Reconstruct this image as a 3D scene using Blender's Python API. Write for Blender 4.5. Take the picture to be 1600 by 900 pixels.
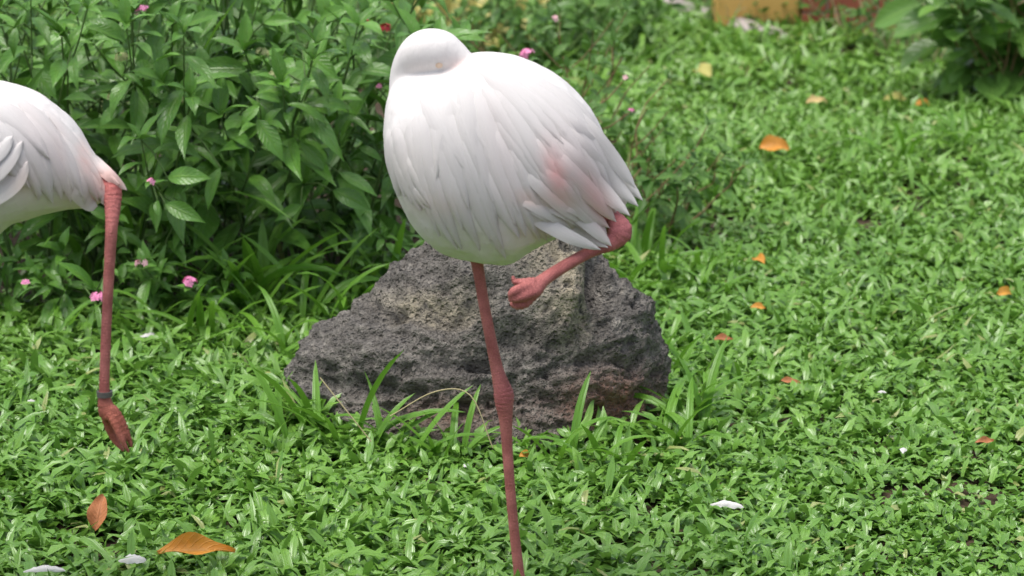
import bpy, bmesh, math, random
import numpy as np
from mathutils import Vector, Matrix
from mathutils.bvhtree import BVHTree

for o in list(bpy.data.objects):
    bpy.data.objects.remove(o)
SC = bpy.context.scene
COL = SC.collection

# ------------------------------------------------------------------ camera, sky, sun, exposure
CAM_H = 1.70
PITCH = math.radians(14.28)
FPX = 4135.0                      # focal length in photo pixels (photo is 1600 wide)
cam_d = bpy.data.cameras.new('camera')
cam = bpy.data.objects.new('camera', cam_d)
COL.objects.link(cam)
cam.location = (0, 0, CAM_H)
cam.rotation_euler = (math.radians(90) - PITCH, 0, 0)
cam_d.sensor_width = 36.0
cam_d.lens = FPX / 1600.0 * 36.0
cam_d.clip_start = 0.05
cam_d.clip_end = 500
cam_d.dof.use_dof = True
cam_d.dof.focus_distance = 4.98
cam_d.dof.aperture_fstop = 5.6
SC.camera = cam

SUN_EL, SUN_AZ = math.radians(74), math.atan2(-0.45, -0.25)
w = bpy.data.worlds.new('World')
SC.world = w
w.use_nodes = True
wn = w.node_tree
for n in list(wn.nodes):
    wn.nodes.remove(n)
sky = wn.nodes.new('ShaderNodeTexSky')
sky.sky_type = 'NISHITA'
sky.sun_disc = False
sky.sun_elevation = SUN_EL
sky.sun_rotation = SUN_AZ
sky.air_density = 1.0
sky.dust_density = 3.0
hs = wn.nodes.new('ShaderNodeHueSaturation')       # overcast: the whole sky is pale
hs.inputs['Saturation'].default_value = 0.55
bg = wn.nodes.new('ShaderNodeBackground')
bg.inputs['Strength'].default_value = 0.10
wo = wn.nodes.new('ShaderNodeOutputWorld')
wn.links.new(sky.outputs[0], hs.inputs['Color'])
wn.links.new(hs.outputs[0], bg.inputs['Color'])
wn.links.new(bg.outputs[0], wo.inputs['Surface'])
sd = bpy.data.lights.new('sun', 'SUN')
sd.energy = 1.42
sd.angle = math.radians(35)
sd.color = (1.0, 0.96, 0.9)
sun = bpy.data.objects.new('sun', sd)
COL.objects.link(sun)
sdir = Vector((math.sin(SUN_AZ) * math.cos(SUN_EL), math.cos(SUN_AZ) * math.cos(SUN_EL), math.sin(SUN_EL)))
sun.rotation_euler = sdir.to_track_quat('Z', 'Y').to_euler()
sun.location = sdir * 20
SC.view_settings.view_transform = 'Standard'
SC.view_settings.look = 'None'
SC.view_settings.gamma = 1.0
SC.view_settings.exposure = 1.14
SC.cycles.max_bounces = 8
SC.cycles.diffuse_bounces = 4
SC.cycles.glossy_bounces = 2
SC.cycles.transmission_bounces = 4
SC.view_settings.use_curve_mapping = False

# ------------------------------------------------------------------ helpers
rnd = random.Random(11)
RG = np.random.default_rng(7)
CP, SP = math.cos(PITCH), math.sin(PITCH)

def ray(px, py):
    """direction of the sight line through a photo pixel, with unit forward part"""
    a, b = (px - 800) / FPX, (450 - py) / FPX
    return Vector((a, CP + b * SP, -SP + b * CP))

def U(px, py, Y):
    """point at world distance Y seen at a photo pixel"""
    d = ray(px, py)
    return Vector((0, 0, CAM_H)) + d * (Y / d.y)

def G(px, py, z=0.0):
    """point at height z seen at a photo pixel"""
    d = ray(px, py)
    return Vector((0, 0, CAM_H)) + d * ((z - CAM_H) / d.z)

def link(o, parent=None):
    COL.objects.link(o)
    if parent is not None:
        o.parent = parent
    return o

def tag(o, label, cat, group=None, kind=None):
    if label: o['label'] = label
    if cat: o['category'] = cat
    if group: o['group'] = group
    if kind: o['kind'] = kind
    return o

def empty(name, loc, label=None, cat=None, group=None):
    o = bpy.data.objects.new(name, None)
    o.location = loc
    o.empty_display_size = 0.05
    link(o)
    if label: tag(o, label, cat, group)
    return o

def mesh_np(name, V, F, mat=None, smooth=True, uv=None, fattr=None, cattr=None):
    """V (n,3) F list/array of quads or tris (array of equal width)"""
    V = np.asarray(V, dtype=np.float32)
    F = np.asarray(F, dtype=np.int32)
    me = bpy.data.meshes.new(name)
    k = F.shape[1]
    me.vertices.add(len(V)); me.vertices.foreach_set('co', V.ravel())
    me.loops.add(F.size); me.loops.foreach_set('vertex_index', F.ravel())
    me.polygons.add(len(F))
    me.polygons.foreach_set('loop_start', np.arange(0, F.size, k, dtype=np.int32))
    me.polygons.foreach_set('loop_total', np.full(len(F), k, dtype=np.int32))
    me.polygons.foreach_set('use_smooth', np.full(len(F), smooth, dtype=bool))
    me.update(calc_edges=True)
    if uv is not None:
        l = me.uv_layers.new(name='UVMap')
        l.data.foreach_set('uv', np.asarray(uv, np.float32)[F.ravel()].ravel())
    for nm, a in (fattr or {}).items():
        at = me.attributes.new(nm, 'FLOAT', 'POINT'); at.data.foreach_set('value', np.asarray(a, np.float32))
    for nm, a in (cattr or {}).items():
        a = np.asarray(a, np.float32)
        a4 = np.ones((len(a), 4), np.float32); a4[:, :3] = a
        at = me.attributes.new(nm, 'FLOAT_COLOR', 'POINT'); at.data.foreach_set('color', a4.ravel())
    if mat is not None: me.materials.append(mat)
    me.validate(clean_customdata=False)
    return me

def obj(name, me, parent=None):
    return link(bpy.data.objects.new(name, me), parent)

def grid_faces(n, m, wrap=False):
    F = []
    for i in range(n - 1):
        for j in range(m if wrap else m - 1):
            j2 = (j + 1) % m
            F.append((i * m + j, i * m + j2, (i + 1) * m + j2, (i + 1) * m + j))
    return F

# vectorised gradient-free value noise
def _hash(ix, iy, iz, seed):
    h = (ix.astype(np.int64) * 374761393 + iy.astype(np.int64) * 668265263 + iz.astype(np.int64) * 2147483647 + seed * 974711) & 0xffffffff
    h = ((h ^ (h >> 13)) * 1274126177) & 0xffffffff
    h = ((h ^ (h >> 16)) * 2246822519) & 0xffffffff
    return ((h ^ (h >> 15)) & 0xffffff) / float(0xffffff)

def vnoise(P, s, seed=0):
    Q = np.asarray(P, np.float64) * s
    i = np.floor(Q); f = Q - i; f = f * f * f * (f * (f * 6 - 15) + 10)
    i = i.astype(np.int64); r = 0
    for a in (0, 1):
        for b in (0, 1):
            for c in (0, 1):
                wgt = (f[:, 0] if a else 1 - f[:, 0]) * (f[:, 1] if b else 1 - f[:, 1]) * (f[:, 2] if c else 1 - f[:, 2])
                r = r + wgt * _hash(i[:, 0] + a, i[:, 1] + b, i[:, 2] + c, seed)
    return r * 2 - 1

def fbm(P, s, oct=4, seed=0, gain=0.5):
    r, a = 0, 1.0
    for k in range(oct):
        r = r + a * vnoise(P, s * 2.03 ** k, seed + k * 17); a *= gain
    return r

def worley(P, s, seed=0):
    Q = np.asarray(P, np.float64) * s
    i = np.floor(Q).astype(np.int64); best = np.full(len(Q), 9.0)
    for a in (-1, 0, 1):
        for b in (-1, 0, 1):
            for c in (-1, 0, 1):
                ii = i + np.array([a, b, c])
                d = 0
                for k in range(3):
                    pk = ii[:, k] + _hash(ii[:, 0], ii[:, 1], ii[:, 2], seed + 31 * k)
                    d = d + (Q[:, k] - pk) ** 2
                best = np.minimum(best, d)
    return np.sqrt(best)

# ------------------------------------------------------------------ materials
class NT:
    def __init__(s, name):
        s.m = bpy.data.materials.new(name); s.m.use_nodes = True
        s.t = s.m.node_tree
        for n in list(s.t.nodes): s.t.nodes.remove(n)
        s.out = s.t.nodes.new('ShaderNodeOutputMaterial')
    def n(s, typ, ins=None, **kw):
        nd = s.t.nodes.new('ShaderNode' + typ)
        for k, v in kw.items(): setattr(nd, k, v)
        for k, v in (ins or {}).items():
            if isinstance(v, bpy.types.NodeSocket): s.t.links.new(v, nd.inputs[k])
            else: nd.inputs[k].default_value = v
        return nd
    def math(s, op, a, b=None, clamp=False):
        nd = s.t.nodes.new('ShaderNodeMath'); nd.operation = op; nd.use_clamp = clamp
        for i, v in enumerate((a, b)):
            if v is None: continue
            if isinstance(v, bpy.types.NodeSocket): s.t.links.new(v, nd.inputs[i])
            else: nd.inputs[i].default_value = v
        return nd.outputs[0]
    def mix(s, f, a, b, mode='MIX'):
        nd = s.t.nodes.new('ShaderNodeMix'); nd.data_type = 'RGBA'; nd.blend_type = mode
        for sock, v in ((nd.inputs[0], f), (nd.inputs[6], a), (nd.inputs[7], b)):
            if isinstance(v, bpy.types.NodeSocket): s.t.links.new(v, sock)
            elif isinstance(v, (int, float)): sock.default_value = v
            else: sock.default_value = (*v, 1)
        return nd.outputs[2]
    def ramp(s, f, stops):
        nd = s.t.nodes.new('ShaderNodeValToRGB'); s.t.links.new(f, nd.inputs[0])
        e = nd.color_ramp.elements
        while len(e) < len(stops): e.new(0.5)
        for k, (p, c) in enumerate(stops):
            e[k].position = p; e[k].color = (*c, 1) if not isinstance(c, (int, float)) else (c, c, c, 1)
        return nd.outputs[0]
    def done(s, sh):
        s.t.links.new(sh, s.out.inputs['Surface']); return s.m

def leaf_material(name, dark, light, rough=0.42, veins=9.0, vein_gain=0.42, transl=0.22, spec=0.5, attr=None, quilt=0.6, spots=0.0, spot_col=(0.12, 0.05, 0.02)):
    t = NT(name)
    uv = t.n('UVMap').outputs[0]
    sx = t.n('SeparateXYZ', {0: uv})
    u, v = sx.outputs[0], sx.outputs[1]
    side = t.math('ABSOLUTE', t.math('SUBTRACT', v, 0.5))
    mid = t.math('SUBTRACT', 1.0, t.math('MULTIPLY', side, 18.0), True)
    ph = t.math('FRACT', t.math('SUBTRACT', t.math('MULTIPLY', u, veins), t.math('MULTIPLY', side, 4.0)))
    lat = t.math('SUBTRACT', 1.0, t.math('MULTIPLY', t.math('ABSOLUTE', t.math('SUBTRACT', ph, 0.5)), 7.0), True)
    vein = t.math('MAXIMUM', mid, t.math('MULTIPLY', lat, 0.55))
    if attr:
        r = t.n('Attribute', attribute_name=attr).outputs['Fac']
    else:
        r = t.n('ObjectInfo').outputs['Random']
    geo = t.n('NewGeometry')
    nz = t.n('TexNoise', {'Vector': t.n('TexCoord').outputs['Object'], 'Scale': 14.0, 'Detail': 2.0})
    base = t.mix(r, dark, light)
    if attr: base = t.mix(t.math('GREATER_THAN', r, 1.1), base, (0.42, 0.33, 0.17))
    if spots:
        sp_ = t.n('TexNoise', {'Vector': t.n('TexCoord').outputs['Object'], 'Scale': 7.0, 'Detail': 6.0, 'Roughness': 0.7})
        base = t.mix(t.math('MULTIPLY', t.ramp(sp_.outputs[0], [(0.50, 0.0), (0.66, 1.0)]), spots), base, spot_col)
    base = t.mix(t.math('MULTIPLY', nz.outputs[0], 0.35), base, light)
    yel = tuple(min(1, c * k) for c, k in zip(light, (1.9, 1.5, 1.4)))
    base = t.mix(t.math('MULTIPLY', vein, vein_gain), base, yel)
    base = t.mix(t.math('MULTIPLY', geo.outputs['Backfacing'], 0.35), base, tuple(c * 1.2 + 0.008 for c in light))
    h = t.math('ADD', t.math('MULTIPLY', vein, -quilt), t.math('MULTIPLY', nz.outputs[0], 0.4))
    bp = t.n('Bump', {'Height': h, 'Strength': 0.6, 'Distance': 0.004})
    p = t.n('BsdfPrincipled', {'Base Color': base, 'Roughness': rough, 'Specular IOR Level': spec, 'Normal': bp.outputs[0]})
    tr = t.n('BsdfTranslucent', {'Color': t.mix(0.5, base, tuple(min(1, c * 2.0) for c in light)), 'Normal': bp.outputs[0]})
    mx = t.n('MixShader', {0: transl, 1: p.outputs[0], 2: tr.outputs[0]})
    return t.done(mx.outputs[0])

def plain(name, c1, c2, scale=20, rough=0.8, bump=0.3, dist=0.004, spec=0.3):
    t = NT(name)
    nz = t.n('TexNoise', {'Vector': t.n('TexCoord').outputs['Object'], 'Scale': scale, 'Detail': 6.0, 'Roughness': 0.65})
    c = t.mix(t.ramp(nz.outputs[0], [(0.3, 0.0), (0.7, 1.0)]), c1, c2)
    bp = t.n('Bump', {'Height': nz.outputs[0], 'Strength': bump, 'Distance': dist})
    p = t.n('BsdfPrincipled', {'Base Color': c, 'Roughness': rough, 'Specular IOR Level': spec, 'Normal': bp.outputs[0]})
    return t.done(p.outputs[0])

M = {}
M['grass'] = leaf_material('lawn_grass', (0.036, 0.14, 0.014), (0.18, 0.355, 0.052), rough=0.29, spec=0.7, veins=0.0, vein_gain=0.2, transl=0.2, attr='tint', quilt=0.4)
M['tuft'] = leaf_material('tall_grass', (0.05, 0.16, 0.012), (0.14, 0.31, 0.03), rough=0.34, veins=0.0, vein_gain=0.3, transl=0.28)
M['pentas'] = leaf_material('pentas_leaf', (0.011, 0.055, 0.008), (0.11, 0.265, 0.034), rough=0.32, transl=0.13, spots=0.35, spot_col=(0.14, 0.16, 0.03))
M['smallleaf'] = leaf_material('small_leaf', (0.03, 0.10, 0.016), (0.10, 0.22, 0.034), rough=0.40)
M['bigleaf'] = leaf_material('glossy_leaf', (0.035, 0.10, 0.02), (0.15, 0.30, 0.055), rough=0.28, veins=7)
M['yellowleaf'] = leaf_material('yellow_leaf', (0.3, 0.3, 0.05), (0.62, 0.55, 0.2), rough=0.45, vein_gain=0.1)
M['orange'] = leaf_material('dead_orange_leaf', (0.52, 0.18, 0.02), (0.62, 0.30, 0.04), rough=0.5, vein_gain=0.15, transl=0.12, spots=0.75, spot_col=(0.22, 0.07, 0.02))
M['brown'] = leaf_material('dead_brown_leaf', (0.30, 0.10, 0.035), (0.42, 0.16, 0.06), rough=0.6, vein_gain=0.1, transl=0.08, spots=0.6)
M['tan'] = leaf_material('dead_tan_leaf', (0.5, 0.36, 0.16), (0.6, 0.45, 0.2), rough=0.6, vein_gain=0.1, transl=0.1)
M['stem'] = plain('green_stem', (0.06, 0.12, 0.03), (0.11, 0.17, 0.05), 30, 0.6)
M['woody'] = plain('woody_stem', (0.16, 0.10, 0.05), (0.28, 0.19, 0.10), 40, 0.8)
M['straw'] = plain('straw_stem', (0.36, 0.30, 0.16), (0.5, 0.43, 0.25), 40, 0.7)
M['pink'] = plain('pink_petal', (0.75, 0.20, 0.42), (0.85, 0.36, 0.56), 60, 0.6, 0.1)
M['palepink'] = plain('pale_pink_petal', (0.7, 0.38, 0.42), (0.78, 0.5, 0.52), 60, 0.6, 0.1)
M['red'] = plain('red_petal', (0.55, 0.03, 0.05), (0.7, 0.08, 0.10), 60, 0.6, 0.1)
M['bud'] = plain('flower_bud', (0.25, 0.30, 0.12), (0.4, 0.42, 0.2), 60, 0.7, 0.1)
M['yellow_wall'] = plain('yellow_plaster', (0.56, 0.33, 0.09), (0.68, 0.42, 0.14), 3, 0.85, 0.2)
M['brick'] = plain('red_brick', (0.26, 0.07, 0.045), (0.38, 0.12, 0.07), 12, 0.85)
M['plinth'] = plain('orange_paint', (0.6, 0.18, 0.06), (0.66, 0.24, 0.09), 4, 0.8)
M['mortar'] = plain('mortar', (0.32, 0.27, 0.22), (0.4, 0.35, 0.3), 20, 0.9)
M['kerbstone'] = plain('pale_stone', (0.30, 0.26, 0.24), (0.48, 0.42, 0.39), 9, 0.85, 0.6, 0.01)
M['bark'] = plain('bark', (0.05, 0.04, 0.03), (0.12, 0.10, 0.08), 14, 0.9, 0.8, 0.02)
M['ring'] = plain('leg_ring_plastic', (0.09, 0.085, 0.08), (0.13, 0.12, 0.11), 30, 0.5)

def soil_material():
    t = NT('soil')
    co = t.n('TexCoord').outputs['Object']
    n1 = t.n('TexNoise', {'Vector': co, 'Scale': 3.0, 'Detail': 8.0, 'Roughness': 0.7})
    n2 = t.n('TexNoise', {'Vector': co, 'Scale': 60.0, 'Detail': 5.0})
    c = t.ramp(n1.outputs[0], [(0.3, (0.035, 0.024, 0.016)), (0.6, (0.075, 0.052, 0.034)), (0.8, (0.13, 0.095, 0.06))])
    c = t.mix(t.math('MULTIPLY', n2.outputs[0], 0.5), c, (0.05, 0.035, 0.02))
    h = t.math('ADD', n2.outputs[0], n1.outputs[0])
    bp = t.n('Bump', {'Height': h, 'Strength': 0.8, 'Distance': 0.015})
    p = t.n('BsdfPrincipled', {'Base Color': c, 'Roughness': 0.9, 'Specular IOR Level': 0.2, 'Normal': bp.outputs[0]})
    return t.done(p.outputs[0])
M['soil'] = soil_material()

def rock_material():
    t = NT('volcanic_rock')
    co = t.n('TexCoord').outputs['Object']
    big = t.n('TexNoise', {'Vector': co, 'Scale': 5.0, 'Detail': 5.0, 'Roughness': 0.6})
    mid = t.n('TexNoise', {'Vector': co, 'Scale': 26.0, 'Detail': 8.0, 'Roughness': 0.75})
    fine = t.n('TexNoise', {'Vector': co, 'Scale': 150.0, 'Detail': 4.0, 'Roughness': 0.7})
    wob = t.n('VectorMath', {0: co, 1: t.n('VectorMath', {0: mid.outputs['Color'], 'Scale': 0.005}, operation='SCALE').outputs[0]}, operation='ADD').outputs[0]
    v1 = t.n('TexVoronoi', {'Vector': wob, 'Scale': 75.0})
    v2 = t.n('TexVoronoi', {'Vector': wob, 'Scale': 190.0})
    pit1 = t.ramp(v1.outputs['Distance'], [(0.12, 0.0), (0.42, 1.0)])
    pit2 = t.ramp(v2.outputs['Distance'], [(0.15, 0.0), (0.45, 1.0)])
    area = t.ramp(big.outputs[0], [(0.42, 0.0), (0.58, 1.0)])
    c = t.ramp(mid.outputs[0], [(0.30, (0.034, 0.031, 0.027)), (0.43, (0.112, 0.103, 0.092)), (0.55, (0.21, 0.194, 0.172)), (0.70, (0.43, 0.395, 0.34))])
    c = t.mix(t.math('MULTIPLY', area, 0.35), c, (0.235, 0.212, 0.188), 'MIX')
    li = t.n('Attribute', attribute_name='lichen').outputs['Fac']
    ru = t.n('Attribute', attribute_name='rust').outputs['Fac']
    lim = t.math('MULTIPLY', li, t.ramp(mid.outputs[0], [(0.38, 0.0), (0.58, 1.0)]))
    c = t.mix(lim, c, (0.52, 0.45, 0.32))
    rum = t.math('MULTIPLY', ru, t.ramp(fine.outputs[0], [(0.3, 0.2), (0.6, 1.0)]))
    c = t.mix(rum, c, (0.36, 0.17, 0.11))
    fl = t.ramp(fine.outputs[0], [(0.62, 0.0), (0.72, 1.0)])
    c = t.mix(t.math('MULTIPLY', fl, 0.35), c, (0.45, 0.42, 0.38))
    h = t.math('ADD', t.math('MULTIPLY', pit1, 1.1), t.math('ADD', t.math('MULTIPLY', pit2, 0.6), t.math('ADD', t.math('MULTIPLY', mid.outputs[0], 1.0), t.math('MULTIPLY', fine.outputs[0], 0.5))))
    bp = t.n('Bump', {'Height': h, 'Strength': 1.0, 'Distance': 0.016})
    p = t.n('BsdfPrincipled', {'Base Color': c, 'Roughness': 0.8, 'Specular IOR Level': 0.35, 'Normal': bp.outputs[0]})
    return t.done(p.outputs[0])
M['rock'] = rock_material()

def bird_material():
    t = NT('flamingo_body')
    col = t.n('Attribute', attribute_name='tone').outputs['Color']
    skin = t.n('Attribute', attribute_name='skin').outputs['Fac']
    along = t.n('Attribute', attribute_name='along').outputs['Fac']
    co = t.n('TexCoord').outputs['Object']
    # soft plumage: streaks running down and back
    mp = t.n('Mapping', {'Vector': co, 'Rotation': (0, math.radians(20), 0), 'Scale': (90, 60, 14)})
    st = t.n('TexNoise', {'Vector': mp.outputs[0], 'Scale': 1.0, 'Detail': 4.0, 'Roughness': 0.6})
    so = t.n('TexNoise', {'Vector': co, 'Scale': 22.0, 'Detail': 3.0})
    # leg scutes
    nz = t.n('TexNoise', {'Vector': co, 'Scale': 70.0, 'Detail': 3.0})
    sc = t.math('SINE', t.math('ADD', t.math('MULTIPLY', along, 1150.0), t.math('MULTIPLY', nz.outputs[0], 3.0)))
    vs = t.n('TexVoronoi', {'Vector': co, 'Scale': 260.0}, feature='DISTANCE_TO_EDGE')
    scl = t.ramp(vs.outputs['Distance'], [(0.0, 0.0), (0.18, 1.0)])
    pf = t.math('ADD', st.outputs[0], t.math('MULTIPLY', so.outputs[0], 0.8))
    h = t.n('Mix', {0: skin, 2: pf, 3: t.math('ADD', t.math('MULTIPLY', scl, 0.35), t.math('ADD', t.math('MULTIPLY', sc, 0.05), nz.outputs[0]))})
    bp = t.n('Bump', {'Height': h.outputs[0], 'Strength': 0.7, 'Distance': 0.003})
    n5 = t.n('TexNoise', {'Vector': co, 'Scale': 24.0, 'Detail': 5.0})
    mott = t.math('MULTIPLY', skin, t.math('ADD', t.math('MULTIPLY', t.ramp(n5.outputs[0], [(0.4, 0.0), (0.65, 1.0)]), 0.55), t.math('MULTIPLY', t.math('SUBTRACT', 1.0, scl), 0.35)), True)
    c = t.mix(mott, col, t.mix(1.0, col, (0.55, 0.45, 0.45), 'MULTIPLY'))
    ln = t.math('MULTIPLY', skin, t.math('MULTIPLY', t.math('GREATER_THAN', sc, 0.8), 0.06))
    c = t.mix(ln, c, (0.10, 0.03, 0.03))
    c = t.mix(t.math('MULTIPLY', t.math('SUBTRACT', 1.0, skin), t.math('MULTIPLY', st.outputs[0], 0.16)), c, (0.70, 0.62, 0.58))
    ro = t.n('MapRange', {0: skin, 3: 0.85, 4: 0.55})
    p = t.n('BsdfPrincipled', {'Base Color': c, 'Roughness': ro.outputs[0], 'Specular IOR Level': 0.25, 'Normal': bp.outputs[0]})
    return t.done(p.outputs[0])
M['bird'] = bird_material()

def feather_material(name='feather_vane'):
    t = NT(name)
    col = t.n('Attribute', attribute_name='tone').outputs['Color']
    uv = t.n('SeparateXYZ', {0: t.n('UVMap').outputs[0]})
    u, v = uv.outputs[0], uv.outputs[1]
    side = t.math('ABSOLUTE', t.math('SUBTRACT', v, 0.5))
    r = t.n('ObjectInfo').outputs['Random']
    cb = t.n('CombineXYZ', {0: t.math('ADD', t.math('MULTIPLY', u, 2.0), t.math('MULTIPLY', r, 40.0)), 1: t.math('MULTIPLY', v, 16.0), 2: r})
    nz = t.n('TexNoise', {'Vector': cb.outputs[0], 'Scale': 1.0, 'Detail': 4.0, 'Roughness': 0.6})
    barb = t.math('SINE', t.math('MULTIPLY', t.math('SUBTRACT', u, t.math('MULTIPLY', side, 0.7)), 420.0))
    shaft = t.math('SUBTRACT', 1.0, t.math('MULTIPLY', side, 26.0), True)
    h = t.math('ADD', t.math('MULTIPLY', nz.outputs[0], 1.4), t.math('ADD', t.math('MULTIPLY', barb, 0.06), t.math('MULTIPLY', shaft, 0.2)))
    bp = t.n('Bump', {'Height': h, 'Strength': 0.3, 'Distance': 0.003})
    c = t.mix(t.math('MULTIPLY', nz.outputs[0], 0.2), col, (0.72, 0.66, 0.64))
    p = t.n('BsdfPrincipled', {'Base Color': c, 'Roughness': 0.8, 'Specular IOR Level': 0.25, 'Normal': bp.outputs[0]})
    tr = t.n('BsdfTranslucent', {'Color': c})
    mx = t.n('MixShader', {0: 0.15, 1: p.outputs[0], 2: tr.outputs[0]})
    return t.done(mx.outputs[0])
M['feather'] = feather_material()

# ------------------------------------------------------------------ ground
def ground_z(x, y):
    P = np.stack([np.atleast_1d(x), np.atleast_1d(y), np.zeros_like(np.atleast_1d(x))], 1)
    return 0.018 * vnoise(P, 1.3, 3) + 0.008 * vnoise(P, 4.0, 5)

def build_ground():
    xs = np.concatenate([np.linspace(-60, -5, 12)[:-1], np.linspace(-5, 5, 101), np.linspace(5, 60, 12)[1:]])
    ys = np.concatenate([np.linspace(-40, 2, 10)[:-1], np.linspace(2, 16, 141), np.linspace(16, 120, 20)[1:]])
    X, Y = np.meshgrid(xs, ys)
    x, y = X.ravel(), Y.ravel()
    z = ground_z(x, y)
    me = mesh_np('ground', np.stack([x, y, z], 1), grid_faces(len(ys), len(xs)), M['soil'])
    g = obj('ground', me)
    g['kind'] = 'structure'
    return g
build_ground()

# rock footprint and shrub bed, kept free of lawn
ROCK_C = (-0.065, 5.53)
def bed_y(x):
    """front edge of the planted bed as a function of x (world)"""
    pts = [(-3.0, 6.2), (-1.33, 6.25), (-0.9, 6.3), (-0.55, 6.42), (-0.30, 6.55), (0.1, 6.8), (0.32, 7.05), (0.46, 7.35), (0.55, 7.9), (0.60, 8.6), (0.50, 9.4), (0.2, 9.9), (-0.4, 10.0), (-3, 10.0)]
    return np.interp(x, [p[0] for p in pts[:8]], [p[1] for p in pts[:8]])
def in_bed(x, y):
    right = np.interp(y, [6.2, 6.55, 6.8, 7.05, 7.35, 7.9, 8.6, 9.3, 9.8], [-1.3, -0.3, 0.1, 0.32, 0.44, 0.46, 0.36, 0.1, -0.5])
    return (y > bed_y(x)) & (y < 9.8) & (x < right)

# ------------------------------------------------------------------ lawn
def blades(n, px, py, pz, az, L, W, el, bend, seg, twist, tint, fold=0.25, blunt=0.0, wav=0.0):
    """vectorised bent strap leaves, seg segments x 2 halves"""
    V = np.zeros((n, seg + 1, 3, 3)); UVs = np.zeros((n, seg + 1, 3, 2))
    cx, cy, cz = px.copy(), py.copy(), pz.copy()
    ca, sa = np.cos(az), np.sin(az)
    ang = el.copy()
    for k in range(seg + 1):
        t = k / seg
        prof = (0.55 + 0.45 * min(1, t / 0.3)) * (max(0.0, 1 - t ** 3.6)) ** 0.7 + 0.02
        wd = W * prof * 0.5
        tw = twist * t
        # side vector (horizontal perpendicular, rolled by twist)
        sx, sy = -sa, ca
        ux, uy, uz = -np.sin(ang) * ca, -np.sin(ang) * sa, np.cos(ang)
        Sx = sx * np.cos(tw) + ux * np.sin(tw); Sy = sy * np.cos(tw) + uy * np.sin(tw); Sz = uz * np.sin(tw)
        Nx = ux * np.cos(tw) - sx * np.sin(tw); Ny = uy * np.cos(tw) - sy * np.sin(tw); Nz = uz * np.cos(tw)
        for j, s in enumerate((-1, 0, 1)):
            f = fold * wd * abs(s) + (wav * wd * np.sin(t * 9 + s + tint * 20) if s else 0)
            V[:, k, j, 0] = cx + Sx * wd * s + Nx * f
            V[:, k, j, 1] = cy + Sy * wd * s + Ny * f
            V[:, k, j, 2] = cz + Sz * wd * s + Nz * f
            UVs[:, k, j, 0] = t; UVs[:, k, j, 1] = 0.5 + 0.5 * s
        st = L / seg
        cx = cx + np.cos(ang) * ca * st; cy = cy + np.cos(ang) * sa * st; cz = cz + np.sin(ang) * st
        ang = ang - bend / seg
    m = (seg + 1) * 3
    f = np.array([(k * 3 + j, k * 3 + j + 1, (k + 1) * 3 + j + 1, (k + 1) * 3 + j) for k in range(seg) for j in (0, 1)])
    F = (f[None] + (np.arange(n) * m)[:, None, None]).reshape(-1, 4)
    return V.reshape(-1, 3), F, UVs.reshape(-1, 2), np.repeat(tint, m)

def lawn_patch(y0, y1, dens, seg, Ls, Ws, per=6):
    halfw = lambda y: 0.5 * (1600 / FPX) * (y * 1.04) + 0.45
    xm = halfw(y1)
    nt = int(dens * (2 * xm) * (y1 - y0) / per)
    x = RG.uniform(-xm, xm, nt); y = RG.uniform(y0, y1, nt)
    P = np.stack([x, y, 0 * x], 1)
    keep = np.abs(x) < halfw(y)
    bed = in_bed(x, y)
    keep &= ~(bed & (RG.random(nt) > 0.05))
    rk = ((x - ROCK_C[0]) / 0.40) ** 2 + ((y - ROCK_C[1]) / 0.30) ** 2
    keep &= rk > 1.0
    gaps = vnoise(P, 5.0, 21) + 0.5 * vnoise(P, 13.0, 22)
    keep &= ~((gaps < -0.58) & (RG.random(nt) > 0.3))
    x, y = x[keep], y[keep]
    P = np.stack([x, y, 0 * x], 1)
    lush = 0.5 + 0.5 * vnoise(P, 1.1, 9)
    edge = np.exp(-np.clip(bed_y(x) - y, 0, 9) / 0.25) * (x < 0.5) + np.exp(-np.clip(np.sqrt(((x - ROCK_C[0]) / 0.42) ** 2 + ((y - ROCK_C[1]) / 0.34) ** 2) - 1, 0, 9) / 0.25)
    edge = np.clip(edge, 0, 1)
    low = np.exp(-((x - ROCK_C[0]) / 0.36) ** 2 - ((y - 5.12) / 0.16) ** 2)
    n = len(x) * per
    rep = lambda a: np.repeat(a, per)
    bx, by = rep(x) + RG.normal(0, 0.016, n), rep(y) + RG.normal(0, 0.016, n)
    bz = rep(ground_z(x, y)) + RG.uniform(0.0, 0.032, n) * (0.7 + 0.6 * rep(lush))
    az = RG.uniform(0, 2 * np.pi, n)
    L = Ls * RG.uniform(0.55, 1.35, n) * (0.6 + 0.8 * rep(lush)) * np.where(RG.random(n) < 0.10, 1.5, 1.0) * (1 + 0.55 * rep(edge)) * (1 - 0.45 * rep(low))
    W = Ws * RG.uniform(0.65, 1.3, n) * (1 + 0.12 * rep(edge))
    el = np.radians(RG.normal(34, 18, n).clip(2, 85))
    bend = np.radians(RG.normal(68, 32, n).clip(-10, 150))
    tw = RG.normal(0, 0.55, n)
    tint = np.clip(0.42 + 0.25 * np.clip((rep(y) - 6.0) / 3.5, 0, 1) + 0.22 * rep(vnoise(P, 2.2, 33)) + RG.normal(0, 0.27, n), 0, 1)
    tint[RG.random(n) < 0.018] = 1.5
    return blades(n, bx, by, bz, az, L, W, el, bend, seg, tw, tint, fold=0.22, wav=0.5)

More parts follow.
